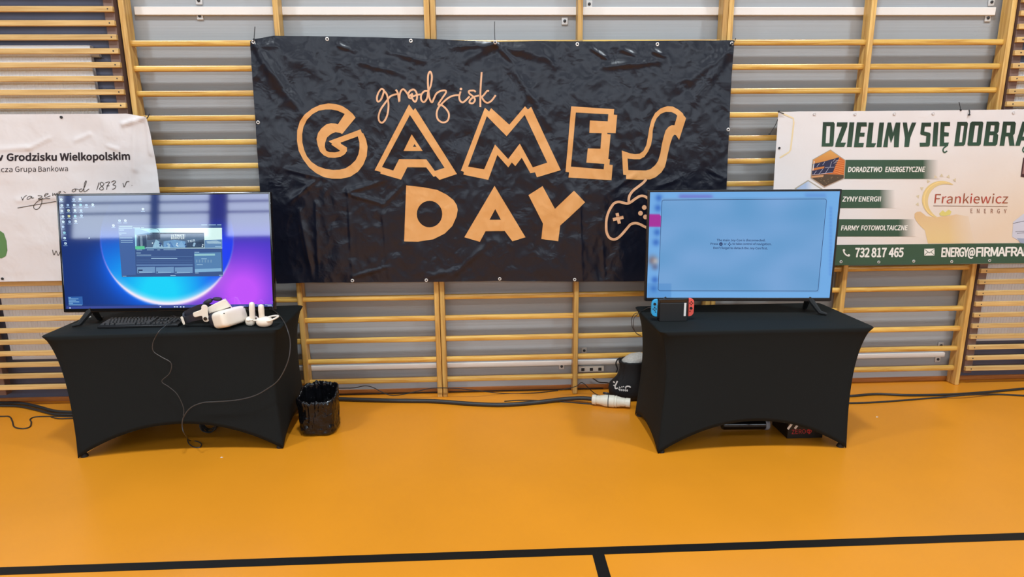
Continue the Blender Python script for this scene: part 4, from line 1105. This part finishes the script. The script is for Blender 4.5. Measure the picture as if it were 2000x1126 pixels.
def strap(pts, hgt, th, lean=0.0):
    P = smooth_path(pts, 8); mb = MB(); vs = []; fs = []
    for i, p in enumerate(P):
        t_ = P[min(i+1, len(P)-1)]-P[max(i-1, 0)]; t_.z = 0; t_.normalize(); s_ = Vector((-t_.y, t_.x, 0))*th/2
        up = Vector((0, 0, hgt/2)); p = Vector((p.x, p.y, max(p.z, T1+hgt/2+0.002)))
        vs += [p-s_-up, p+s_-up, p+s_+up, p-s_+up]
    for i in range(len(P)-1):
        for k in range(4): fs.append((4*i+k, 4*i+(k+1) % 4, 4*i+4+(k+1) % 4, 4*i+4+k))
    fs += [(0, 3, 2, 1), tuple(4*(len(P)-1)+k for k in range(4))]
    return mb.add(vs, fs)
obj('rear_strap', strap([Q(640, 415, -0.665), Q(480, 425, -0.675), Q(330, 455, -0.68), Q(215, 490, -0.66), Q(172, 470, -0.63), Q(200, 400, -0.61), Q(330, 330, -0.61), Q(520, 270, -0.61), Q(760, 290, -0.61)], 0.042, 0.010), M_VRP, vr)
def plate(pts, y0, y1, m_, name, parent=vr, bev=0.0025, rd=True): return obj(name, MB().prism([(v.x, v.y) for v in smooth_path([(a, b, 0) for a, b in pts]+[pts[0]+(0,)], 3)[:-1]] if rd else list(pts), lambda a, b, d: Q(a, b, d), y0, y1), m_, parent, bevel=bev)
plate([(110, 450), (135, 432), (160, 450), (195, 560), (182, 578), (158, 572)], -0.695, -0.645, M_VRW, 'strap_dial')
arm = plate([(335, 385), (350, 360), (475, 312), (482, 262), (505, 232), (545, 225), (580, 240), (598, 275), (605, 400), (622, 490), (605, 522), (570, 532), (530, 518), (508, 480), (490, 425), (385, 445), (350, 432), (338, 412)], -0.700, -0.688, M_VRW, 'side_arm')
p = Q(556, 472, -0.702); obj('pivot', MB().lathe([(0.0105, 0), (0.0105, 0.003), (0.006, 0.0032), (0.006, 0.001)], p, (0, -1, 0), 18), M_GLOSS, arm)
obj('top_strap', MB().prism([(592, 275), (700, 215), (880, 128), (918, 138), (965, 205), (1000, 262), (840, 318), (618, 388)], lambda a, b, d: Q(a, b, d), -0.672, -0.655), M_VRW, vr, bevel=0.004)
plate([(618, 392), (1000, 268), (1030, 300), (700, 425), (625, 440)], -0.668, -0.652, M_VRP, 'strap_liner', rd=False)
obj('far_strap', strap([Q(905, 130, -0.655), Q(960, 195, -0.635), Q(1010, 262, -0.62), Q(1040, 320, -0.61)], 0.012, 0.004), M_VRW, vr)
for (X, Y, y), (ex, ez), ag in (((600, 172, -0.645), (0.030, 0.014), -28), ((770, 122, -0.635), (0.026, 0.010), 6)):
    obj('pad', MB().blob(Q(X, Y, y), 1, (ex, 0.02, ez), 20, 12, Matrix.Rotation(math.radians(ag), 3, 'Y'), 2.4), M_VRP, vr)
obj('pad_arm', MB().tube([Q(520, 245, -0.675), Q(545, 200, -0.655), Q(590, 185, -0.635)], 0.007, 8), M_VRP, vr)
obj('hinge', MB().lathe([(0.013, 0), (0.013, 0.034), (0.016, 0.036), (0.016, 0.05)], Q(625, 470, -0.668), (Q(745, 490, -0.668)-Q(625, 470, -0.668)), 16), M_VRP, vr)

def touch(lab, base, hand_top, ring_tip, yb, hk):
    bx = Q(base[0], base[1], yb); rx = base[2]*0.11/338.0; rz = base[3]*0.11/338.0
    t = thing('vr_controller', lab, 'vr controller', (bx.x, yb, T1), group=None)
    mb = MB().blob((bx.x, yb, T1+rz), 1, (rx, rx*0.8, rz), 24, 14, None, 2.3)
    obj('body', mb, M_VRW, t)
    hp = Q(hand_top[0], hand_top[1], yb+hk)
    a = Vector((bx.x+hand_top[2]*0.11/338.0, yb, T1+rz*1.3)); dv = hp-a
    P = [a+dv*k/8 for k in range(9)]
    P = P[:-1]+[a+dv*q_ for q_ in (0.93, 0.975, 1.0)]
    R = [0.0165, 0.0165, 0.016, 0.0158, 0.0162, 0.0165, 0.016, 0.0155, 0.0135, 0.0095, 0.003]
    obj('handle', MB().tube(P, R, 16), M_VRW, t)
    obj('trigger', MB().blob(a+Vector((-0.016, -0.018, 0.004)), 1, (0.013, 0.009, 0.006), 14, 8, None, 2.6), M_VRW, t)
    rt = Q(ring_tip[0], ring_tip[1], yb+0.03)
    c0 = Vector((bx.x, yb, T1+rz*1.25))
    e1 = rt-c0
    e2 = Vector((-e1.y, e1.x, 0)).normalized()*0.042
    mid = c0+e1*0.5
    ring_ = [mid+e1*0.5*math.cos(2*PI*k/28)+e2*math.sin(2*PI*k/28)*(1+0.25*math.cos(2*PI*k/28+PI)) for k in range(29)]
    obj('tracking_ring', MB().tube(ring_, 0.0055, 8), M_VRW, t)
    obj('button', MB().lathe([(0.005, 0), (0.005, 0.003), (0.003, 0.004)], a+Vector((0.006, -0.02, 0.006)), (0, -0.5, 1), 12), M_PLASTW, t)
touch('white hand controller standing beside the headset, nearest to the headset', (1352, 490, 84, 82), (1378, 175, 40), (1440, 440), -0.665, 0.0)
touch('white hand controller with ring pointing right, nearest the table corner', (1605, 520, 140, 92), (1540, 215, -40), (1850, 425), -0.69, 0.0)
rp = at(170, 619, 2, T1+0.004)
mb = MB().hexa([(-0.022, -0.007, 0), (0.022, -0.007, 0), (0.022, 0.007, 0), (-0.022, 0.007, 0), (-0.020, -0.005, 0.009), (0.020, -0.005, 0.009), (0.020, 0.005, 0.009), (-0.020, 0.005, 0.009)])
o = obj('white_stick', mb, M_PLASTW, bevel=0.003); o.location = (rp.x, rp.y, T1); o.rotation_euler = (0, 0, 0.35); tag(o, 'small white plastic stick beside the left foot of the left television', 'stick')

# cables hanging off the left table
def front_y(x): return -0.797+0.045*(x+1.84)
def hang(px, py, dy=-0.006): # on the front face of the left cover
    p = at(px, py, 1, -0.80); return at(px, py, 1, front_y(p.x)+dy)
cab = [at(350, 612, 2, T1+0.012), at(338, 622, 2, T1+0.004)+Vector((0, 0, 0.02)), at(327, 632, 2, T1+0.03)]+[hang(a, b, -0.012) for a, b in ((312, 645), (303, 659), (298, 672), (300, 686), (316, 697), (332, 706), (335, 716), (330, 730), (316, 744), (330, 755), (345, 768), (355, 786), (359, 800))]+[hang(358, 811, -0.016)]
cab[0] = at(356, 628, 2, T1+0.03)
solo('cable', MB().tube(smooth_path(cab, 5), 0.0022, 6), M_CABLEG, 'thin wavy black cable hanging from the headset down the front of the table', 'cable')
cab = [at(525, 600, 2, T1+0.012), at(540, 610, 2, T1+0.006), at(552, 624, 2, T1+0.004)]+[at(a, b, 1, yy) for a, b, yy in ((561, 642, -0.72), (567, 668, -0.745), (563, 703, -0.77))]+[hang(a, b, -0.01) for a, b in ((545, 740), (520, 760), (495, 773), (460, 781), (420, 784), (395, 786), (372, 796), (358, 815), (356, 833))]+[at(a, b, 1, -0.81) for a, b in ((360, 846),)]+[at(a, b, 2, 0.004) for a, b in ((371, 860), (384, 861), (393, 866), (390, 873), (378, 872), (369, 866), (366, 858))]
solo('cable', MB().tube(smooth_path(cab, 5), 0.0032, 6), M_CABLEG, 'thick black cable looping from the right end of the left table to the floor', 'cable')

# ------------------------------------------------------------------ under and beside the left table
c0 = at(408, 836, 2, 0.03)
mb = MB()
P = []
for k in range(90):
    a = 2*PI*k/18
    P.append((c0.x+math.cos(a)*(0.055+0.012*math.sin(k*0.37)), c0.y+0.02*math.sin(k*0.21)+0.02*math.cos(a*0.5), 0.072+math.sin(a)*(0.058+0.006*math.sin(k*0.5))))
solo('cable_coil', MB().tube(P, 0.0045, 6), M_CABLE, 'coiled black cable on the floor under the left table', 'cable')

bc = Vector((-1.078, -0.487, 0))
t = thing('waste_bin', 'small waste bin lined with a shiny black bag beside the left table', 'bin', bc)
def crumple(q):
    return noise.noise(q)*0.6+(0.5-abs(noise.noise(q*2.1)))*0.8+(0.5-abs(noise.noise(q*4.7)))*0.45
def bin_ring(r, z, amp, k=0.0, n=150, sq=3.6, vert=0.35, dz=0.0):
    out = []
    for i in range(n):
        a = 2*PI*i/n+0.12
        c, s_ = math.cos(a), math.sin(a)
        rr_ = r/((abs(c)**sq+abs(s_)**sq)**(1/sq))
        q = Vector((c*2.2, s_*2.2, z*14*vert+k))
        rr_ *= 1+amp*crumple(q*1.6)
        zz = z+dz*crumple(Vector((c*2.5+7, s_*2.5, k*0.3)))
        out.append((bc.x+c*rr_, bc.y+s_*rr_*0.95, max(0.0012, zz)))
    return out
def sag(y): return 0.03*((y-bc.y)/0.11)
rings = [bin_ring(0.085, 0.0015, 0.03), bin_ring(0.101, 0.006, 0.12, 2, vert=3), bin_ring(0.110, 0.022, 0.13, 4, vert=3), bin_ring(0.106, 0.036, 0.15, 6, vert=3), bin_ring(0.111, 0.05, 0.11, 8, vert=3), bin_ring(0.109, 0.066, 0.08, 8.5), bin_ring(0.110, 0.085, 0.10), bin_ring(0.110, 0.105, 0.09), bin_ring(0.110, 0.125, 0.10), bin_ring(0.110, 0.15, 0.10), bin_ring(0.111, 0.18, 0.11), bin_ring(0.111, 0.205, 0.14), bin_ring(0.113, 0.228, 0.16, dz=0.012), bin_ring(0.114, 0.244, 0.15, dz=0.02), bin_ring(0.109, 0.252, 0.13, dz=0.022), bin_ring(0.100, 0.246, 0.14, dz=0.02), bin_ring(0.097, 0.215, 0.22, 3), bin_ring(0.092, 0.17, 0.24, 5), bin_ring(0.086, 0.10, 0.2, 6), bin_ring(0.075, 0.03, 0.1, 7)]
for j in range(10, 17):     # the rim sags at the front and rides up at the back
    f_ = (0.2, 0.5, 1, 1, 1, 1, 0.6)[j-10]
    rings[j] = [(x, y, z+f_*sag(y)) for x, y, z in rings[j]]
mb = MB(); vs = [p for r_ in rings for p in r_]; n_ = 150; fs = []
for j in range(len(rings)-1):
    for i in range(n_): fs.append((j*n_+i, j*n_+(i+1) % n_, (j+1)*n_+(i+1) % n_, (j+1)*n_+i))
fs.append(tuple(range(n_-1, -1, -1))); fs.append(tuple((len(rings)-1)*n_+i for i in range(n_)))
lin_ = obj('liner', mb.add(vs, fs), M_BAGLINER, t, ang=180)
sd = lin_.modifiers.new('film', 'SUBSURF'); sd.levels = 1; sd.render_levels = 1

# ------------------------------------------------------------------ on and around the right table
dk = at(1316, 627, 2, T1)
yd = dk.y
def K(X, Y, y=None): return at(1255+X*0.0622, 570+Y*0.0622, 1, yd if y is None else y)
t = thing('game_console', 'handheld game console in its black dock with blue and red controllers', 'game console', (dk.x, yd+0.02, T1))
a, b = K(530, 900), K(1430, 340)
dock = obj('dock', MB().box(a.x, b.x, yd, yd+0.008, T1, b.z).box(a.x, b.x, yd+0.026, yd+0.048, T1, b.z).box(a.x, b.x, yd+0.004, yd+0.044, T1, T1+0.012), M_BLACKM, t, bevel=0.003)
p, q = K(1290, 755, yd-0.0006), K(1378, 342, yd-0.0006)
obj('sticker', MB().box(p.x, q.x, yd-0.0008, yd+0.0005, p.z, q.z), M_WPRINT, dock)
yt = yd+0.010
p, q = K(490, 800, yt), K(1432, 215, yt)
tab = obj('tablet', MB().box(p.x, q.x, yt, yt+0.014, T1+0.016, q.z), M_BLACK, t, bevel=0.002)
obj('screen', MB().box(p.x+0.008, q.x-0.008, yt-0.0008, yt+0.001, T1+0.02, q.z-0.004), M_GLOSS, tab)
def joy(name, X0, X1, Y0, Y1, left, m_, stick, btns, small, lab):
    p, q = K(X0, Y1, yt), K(X1, Y0, yt); r = (q.x-p.x)*0.85; pts = []
    if left:
        pts = [(q.x, p.z), (q.x, q.z)]+[(p.x+r-r*math.sin(k*PI/16), q.z-r+r*math.cos(k*PI/16)) for k in range(9)]+[(p.x+r-r*math.cos(k*PI/16), p.z+r-r*math.sin(k*PI/16)) for k in range(9)]
    else:
        pts = [(p.x, q.z), (p.x, p.z)]+[(q.x-r+r*math.sin(k*PI/16), p.z+r-r*math.cos(k*PI/16)) for k in range(9)]+[(q.x-r+r*math.cos(k*PI/16), q.z-r+r*math.sin(k*PI/16)) for k in range(9)]
    o_ = obj(name, MB().prism(pts, lambda a, b, d: (a, d, b), yt-0.001, yt+0.014), m_, t, bevel=0.002); o_['label'] = lab
    s_ = K(stick[0], stick[1], yt); obj('thumbstick', MB().lathe([(0.0082, 0), (0.0082, 0.001), (0.0045, 0.002), (0.0045, 0.006), (0.0072, 0.007), (0.0072, 0.0085), (0.005, 0.008)], (s_.x, yt-0.001, s_.z), (0, -1, 0), 18), M_BLACK, o_)
    for bx, by in btns:
        s_ = K(bx, by, yt); obj('button', MB().lathe([(0.0036, 0), (0.0036, 0.002), (0.0028, 0.0026)], (s_.x, yt-0.001, s_.z), (0, -1, 0), 12), M_BLACK, o_)
    s_ = K(small[0], small[1], yt); obj('small_button', MB().box(s_.x-0.0026, s_.x+0.0026, yt-0.0025, yt, s_.z-0.0026, s_.z+0.0026), M_BLACK, o_)
joy('left_controller', 270, 480, 225, 775, True, M_BLUE, (380, 375), ((378, 485), (330, 528), (425, 525), (378, 568)), (405, 625), 'blue controller')
joy('right_controller', 1432, 1632, 192, 762, False, M_RED, (1520, 500), ((1528, 302), (1485, 345), (1572, 340), (1525, 388)), (1485, 600), 'coral red controller')
# console cable over the left edge of the right table
P = [at(1290, 605, 1, yd+0.055), at(1272, 600, 1, yd+0.06), at(1256, 606, 2, T1+0.004), at(1246, 613, 2, T1+0.003)]
P += [at(a, b, 1, -0.66) for a, b in ((1238, 622), (1237, 636), (1241, 648), (1249, 655))]
P[0] = Vector((P[0].x, P[0].y, T1+0.02))
solo('cable', MB().tube(smooth_path(P, 6), 0.0022, 6), M_CABLEG, 'thin black cable from the game console looping over the left table edge', 'cable')
P = [at(1262, 602, 2, T1+0.003), at(1248, 610, 2, T1+0.003), at(1240, 612, 1, -0.6), at(1234, 622, 1, -0.59), at(1235, 638, 1, -0.58), at(1243, 650, 1, -0.57), at(1252, 655, 1, -0.55)]
solo('cable', MB().tube(smooth_path(P, 6), 0.002, 6), M_CABLE, 'second thin black cable drooping off the back left corner of the right table', 'cable')

# drawstring bag stuffed with a towel
t = thing('drawstring_bag', 'black drawstring bag with white emblem stuffed with grey cloth beside the right table', 'bag', (1.0, -0.095, 0))
def bag_ring(rx, ry, z, n=48, k=0.0, cx=1.0):
    out = []
    for i in range(n):
        a = 2*PI*i/n; c, s_ = math.cos(a), math.sin(a)
        f = 1+0.06*noise.noise(Vector((c*2, s_*2, z*9+k)))+0.025*noise.noise(Vector((c*7, s_*7, z*14+k)))
        out.append((cx+rx*c*f, -0.098+ry*s_*f, z+0.006*noise.noise(Vector((c*3, s_*3, k)))))
    return out
def loft(rs):
    mb = MB(); n_ = len(rs[0]); vs = [p for r_ in rs for p in r_]; fs = []
    for j in range(len(rs)-1):
        for i in range(n_): fs.append((j*n_+i, j*n_+(i+1) % n_, (j+1)*n_+(i+1) % n_, (j+1)*n_+i))
    fs.append(tuple(range(n_-1, -1, -1))); fs.append(tuple((len(rs)-1)*n_+i for i in range(n_)))
    return mb.add(vs, fs)
bag = obj('bag_body', loft([bag_ring(0.11, 0.06, 0.006), bag_ring(0.148, 0.078, 0.03), bag_ring(0.155, 0.084, 0.085), bag_ring(0.150, 0.082, 0.12, cx=1.002), bag_ring(0.112, 0.080, 0.165, cx=1.012), bag_ring(0.098, 0.078, 0.21, cx=1.014), bag_ring(0.094, 0.076, 0.25, cx=1.012), bag_ring(0.100, 0.078, 0.275, cx=1.01), bag_ring(0.102, 0.078, 0.287, cx=1.01), bag_ring(0.090, 0.068, 0.285, cx=1.01), bag_ring(0.08, 0.06, 0.25, cx=1.01)]), M_BAGFAB, t, ang=180)
obj('towel', loft([bag_ring(0.084, 0.062, 0.262, k=3, cx=1.014), bag_ring(0.086, 0.062, 0.285, k=4, cx=1.018), bag_ring(0.076, 0.054, 0.305, k=5, cx=1.03), bag_ring(0.055, 0.04, 0.325, k=6, cx=1.045), bag_ring(0.02, 0.015, 0.335, k=7, cx=1.05)]), M_TOWEL, t, ang=180)
obj('drawstring', MB().tube(smooth_path([at(a, b, 1, -0.18) for a, b in ((1212, 698), (1206, 702), (1203, 710), (1206, 720), (1203, 727))], 5), 0.005, 6), M_BAGFAB, t)
def bagfn(px, py):
    q = at(px, py, 1, -0.186); return (q.x, q.y-0.002, q.z)
mb = MB()
kB = 300/1469
def BP(pts): return [(1140+a*kB, 580+b*kB) for a, b in pts]
for st, wd in (([(282,805),(296,816)], 2.6), ([(322,800),(312,822),(302,842)], 2.6), ([(285,838),(300,850)], 2.4), ([(302,842),(300,862),(308,872),(326,866)], 2.4), ([(335,872),(338,886)], 1.8), ([(338,855),(350,868)], 2.0), ([(398,862),(414,850),(436,852),(448,862)], 2.6), ([(398,862),(404,872)], 2.0)):
    flat_add(mb, ribbon(BP(st), wd, 4), bagfn, 0)
for x in (346, 364, 382, 400, 416):
    flat_add(mb, ribbon(BP([(x-5, 882+(x-346)*0.1), (x, 874+(x-346)*0.12), (x+5, 884+(x-346)*0.1), (x, 893+(x-346)*0.1), (x-5, 882+(x-346)*0.1)]), 1.1, 3), bagfn, 0)
flat_add(mb, ribbon(BP([(358, 862), (364, 852), (370, 860)]), 1.0, 3), bagfn, 0); flat_add(mb, ribbon(BP([(374, 860), (380, 850), (386, 858)]), 1.0, 3), bagfn, 0)
obj('emblem', mb, M_WPRINT, bag, raw=True)

# big connector and its heavy cable
c0, c1 = at(1156, 779, 2, 0.042), at(1231, 786, 2, 0.042)
ax = c1-c0; Lc = ax.length
t = thing('power_connector', 'ivory heavy-duty power connector lying on the floor left of the right table', 'power connector', ((c0.x+c1.x)/2, (c0.y+c1.y)/2, 0))
obj('plug', MB().lathe([(0.022, 0), (0.033, 0.004), (0.034, 0.03), (0.029, 0.033), (0.029, 0.037), (0.031, 0.039), (0.031, 0.055), (0.033, 0.058), (0.0375, 0.08), (0.041, 0.092), (0.041, 0.112)], c0, ax, 22), M_PLASTG, t)
obj('seal_ring', MB().lathe([(0.041, 0.112), (0.041, 0.118)], c0, ax, 22), M_DARK, t)
obj('coupler', MB().lathe([(0.041, 0.118), (0.041, 0.154), (0.038, 0.156), (0.038, 0.160), (0.040, 0.162), (0.040, 0.172), (0.036, 0.174), (0.036, 0.184), (0.031, 0.20), (0.030, 0.224), (0.028, 0.226), (0.028, 0.230), (0.031, 0.232), (0.031, max(0.26, Lc)), (0.024, max(0.26, Lc)+0.001)], c0, ax, 22), M_PLASTG, t)
obj('hinge_lid', MB().lathe([(0.024, -0.006), (0.026, 0.0), (0.024, 0.006)], c0+ax.normalized()*0.105+Vector((0, 0.03, 0.04)), (0.2, 0.5, 1), 16), M_DARK, t)
def floor_cable(lab, pts, r, m_, name='cable', n=6):
    P = [at(a, b, 2, z) for a, b, z in pts]
    return solo(name, MB().tube(smooth_path(P, n), r, 14 if r > 0.007 else 8), m_, lab, 'cable')
R1 = 0.0145
floor_cable('thick black power cable along the floor from the bin to the ivory connector', [(640, 778, R1), (700, 780, R1), (780, 782, R1), (850, 783, R1), (920, 788, R1), (980, 790, R1), (1040, 786, R1), (1100, 779, 0.02), (1135, 777, 0.036), (1157, 778.5, 0.042)], R1, M_CABLE)
floor_cable('thin black cable on the floor beside the thick power cable', [(985, 783, 0.004), (1020, 781, 0.004), (1060, 782, 0.004), (1110, 785, 0.004), (1160, 789, 0.004)], 0.004, M_CABLE)
P = [at(a, b, 1, -0.025) for a, b in ((622, 762), (650, 758), (690, 757), (712, 753), (728, 756), (748, 766), (768, 772), (800, 767), (835, 759), (856, 757), (890, 758), (930, 762))]
def loz(p): return Vector((p.x, p.y, max(p.z, 0.004)))
P += [at(a, b, 2, 0.004) for a, b in ((985, 768), (1040, 767), (1090, 762))]
solo('cable', MB().tube(smooth_path([loz(p) for p in P], 6), 0.0035, 6), M_CABLE, 'wavy thin black cable at the foot of the middle wall bars', 'cable')
P = [Vector((at(a, b, 1, -0.03).x, -0.03, max(0.004, at(a, b, 1, -0.03).z))) for a, b in ((1095, 761), (1125, 754), (1134, 747), (1141, 749), (1150, 758))]+[at(1162, 768, 2, 0.01), at(1172, 772, 1, -0.13)]
solo('cable', MB().tube(smooth_path(P, 6), 0.003, 6), M_CABLE, 'thin black cable arching off the floor down to the ivory connector', 'cable')
# straight skirting cable
ys = WALL_Y-0.026
solo('cable', MB().tube([(x, ys, 0.006) for x in (-1.3, -0.6, 0.0, 0.5, 0.84)], 0.004, 6), M_CABLE, 'thin straight black cable along the bottom of the baseboard', 'cable')
P = [at(a, b, 1, 0.09) for a, b in ((1152, 735), (1162, 741), (1170, 746), (1185, 747), (1200, 750))]
solo('cable', MB().tube(smooth_path(P, 6), 0.004, 6), M_CABLE, 'short dark cable against the wall below the three-outlet strip', 'cable')
floor_cable('thick black cable on the floor right of the right table, nearer the wall', [(1640, 773, 0.009), (1665, 772.5, 0.009), (1712, 769, 0.009), (1770, 771, 0.009), (1830, 770.5, 0.009), (1880, 768.5, 0.009), (1940, 764, 0.009), (2000, 758.5, 0.009), (2080, 753, 0.009)], 0.0085, M_CABLE)
floor_cable('black cable on the floor right of the right table, nearer the camera', [(1640, 787, 0.006), (1700, 785.5, 0.006), (1760, 781.5, 0.006), (1830, 776, 0.006), (1885, 771, 0.026), (1940, 769.5, 0.007), (2000, 772, 0.006), (2080, 775, 0.006)], 0.0065, M_CABLE)
floor_cable('thick black double cable on the floor left of the left table', [(-60, 786, 0.012), (0, 786.5, 0.012), (40, 787, 0.012), (75, 794, 0.012), (105, 802, 0.012), (140, 804.5, 0.012), (170, 804, 0.012)], 0.011, M_CABLE)
floor_cable('black cable running beside the thick double cable on the left', [(-60, 791, 0.009), (0, 792, 0.009), (38, 793, 0.009), (72, 800, 0.009), (104, 808, 0.009), (140, 809, 0.009), (170, 808, 0.009)], 0.008, M_CABLE)
floor_cable('thin black cable with a loop on the floor at the left edge', [(-60, 812, 0.004), (0, 812.5, 0.004), (18, 813, 0.004), (24, 822, 0.004), (28, 833, 0.004), (44, 836.5, 0.004), (58, 833, 0.004), (61, 824, 0.004), (59, 818, 0.004), (70, 813.5, 0.004), (100, 812.5, 0.004), (140, 813, 0.004), (165, 813, 0.004)], 0.0042, M_CABLE)
solo('cable', MB().tube(smooth_path([at(a, b, 2, 0.004) for a, b in ((100, 814), (115, 817), (138, 816.5), (165, 815))], 5), 0.004, 6), M_CABLE, 'short thin black cable end on the floor touching the left table cover', 'cable')

# under the right table
b0 = at(1537, 856, 2, 0.0); b1 = at(1592, 852, 2, 0.0)
t = thing('cardboard_box', 'black cardboard box with red lettering on the floor under the right table', 'box', (b0.x+0.1, b0.y+0.1, 0))
fy = b0.y
bx = obj('carton', MB().box(b0.x, b0.x+0.22, fy, fy+0.2, 0, 0.15), M_CARD, t, bevel=0.002)
def boxfn(px, py): q = at(px, py, 1, fy-0.0008); return (q.x, q.y, q.z)
kZ = 0.12
obj('red_lettering', flat_add(MB(), text2d('ZERO', (1400+1220*kZ, 780+560*kZ), (1400+1450*kZ, 780+548*kZ), 8.2, bold=0.0), boxfn, 0), M_REDPR, bx, raw=True)
mb = MB()
flat_add(mb, fill2d([[(1400+a*kZ, 780+b*kZ) for a, b in ((1462, 510), (1475, 485), (1505, 474), (1535, 482), (1548, 510), (1540, 530), (1522, 536), (1520, 556), (1490, 558), (1488, 540), (1468, 534))], [(1400+a*kZ, 780+b*kZ) for a, b in disc2d((1487, 517), 11, 10)], [(1400+a*kZ, 780+b*kZ) for a, b in disc2d((1522, 514), 11, 10)]]), boxfn, 0)
obj('red_skull_mark', mb, M_REDPR, bx, raw=True)
for st in ([(1225, 372), (1250, 376), (1160, 480), (1150, 470)], [(1320, 392), (1340, 396), (1275, 472), (1265, 462)]):
    obj('white_stripe', flat_add(MB(), ribbon([(1400+(st[0][0]+st[1][0])/2*kZ, 780+st[0][1]*kZ), (1400+(st[2][0]+st[3][0])/2*kZ, 780+st[2][1]*kZ)], 4.2, 1), boxfn, 0), M_WPRINT, bx, raw=True)
rg = at(1496, 829, 1, -0.655)
t = thing('equipment_tube', 'glossy black tube with grey end ring on the floor under the right table', 'tube', (rg.x-0.12, -0.655, 0))
obj('barrel', MB().lathe([(0.03, -0.28), (0.034, -0.27), (0.034, -0.012)], (rg.x, -0.655, 0.037), (1, 0, -0.02), 20), M_GLOSS, t)
obj('end_ring', MB().lathe([(0.036, -0.014), (0.0365, -0.01), (0.0365, 0.008), (0.034, 0.012)], (rg.x, -0.655, 0.037), (1, 0, -0.02), 20), M_GREY, t)
for (px, py), lab in (((1713, 814), 'tiny white paper scrap on the floor right of the right table'), ((433, 893), 'tiny white paper scrap on the floor in front of the left table')):
    p = at(px, py, 2, 0)
    o = obj('paper_scrap', MB().add([(-0.011, -0.006, 0.001), (0.009, -0.008, 0.004), (0.013, 0.005, 0.001), (-0.006, 0.008, 0.005), (-0.011, -0.006, 0.0), (0.009, -0.008, 0.003), (0.013, 0.005, 0.0), (-0.006, 0.008, 0.004)], [(0, 1, 2, 3), (7, 6, 5, 4), (0, 4, 5, 1), (1, 5, 6, 2), (2, 6, 7, 3), (3, 7, 4, 0)]), M_WPRINT)
    o.location = (p.x, p.y, 0); o.scale = (0.6, 0.6, 0.6); tag(o, lab, 'paper')
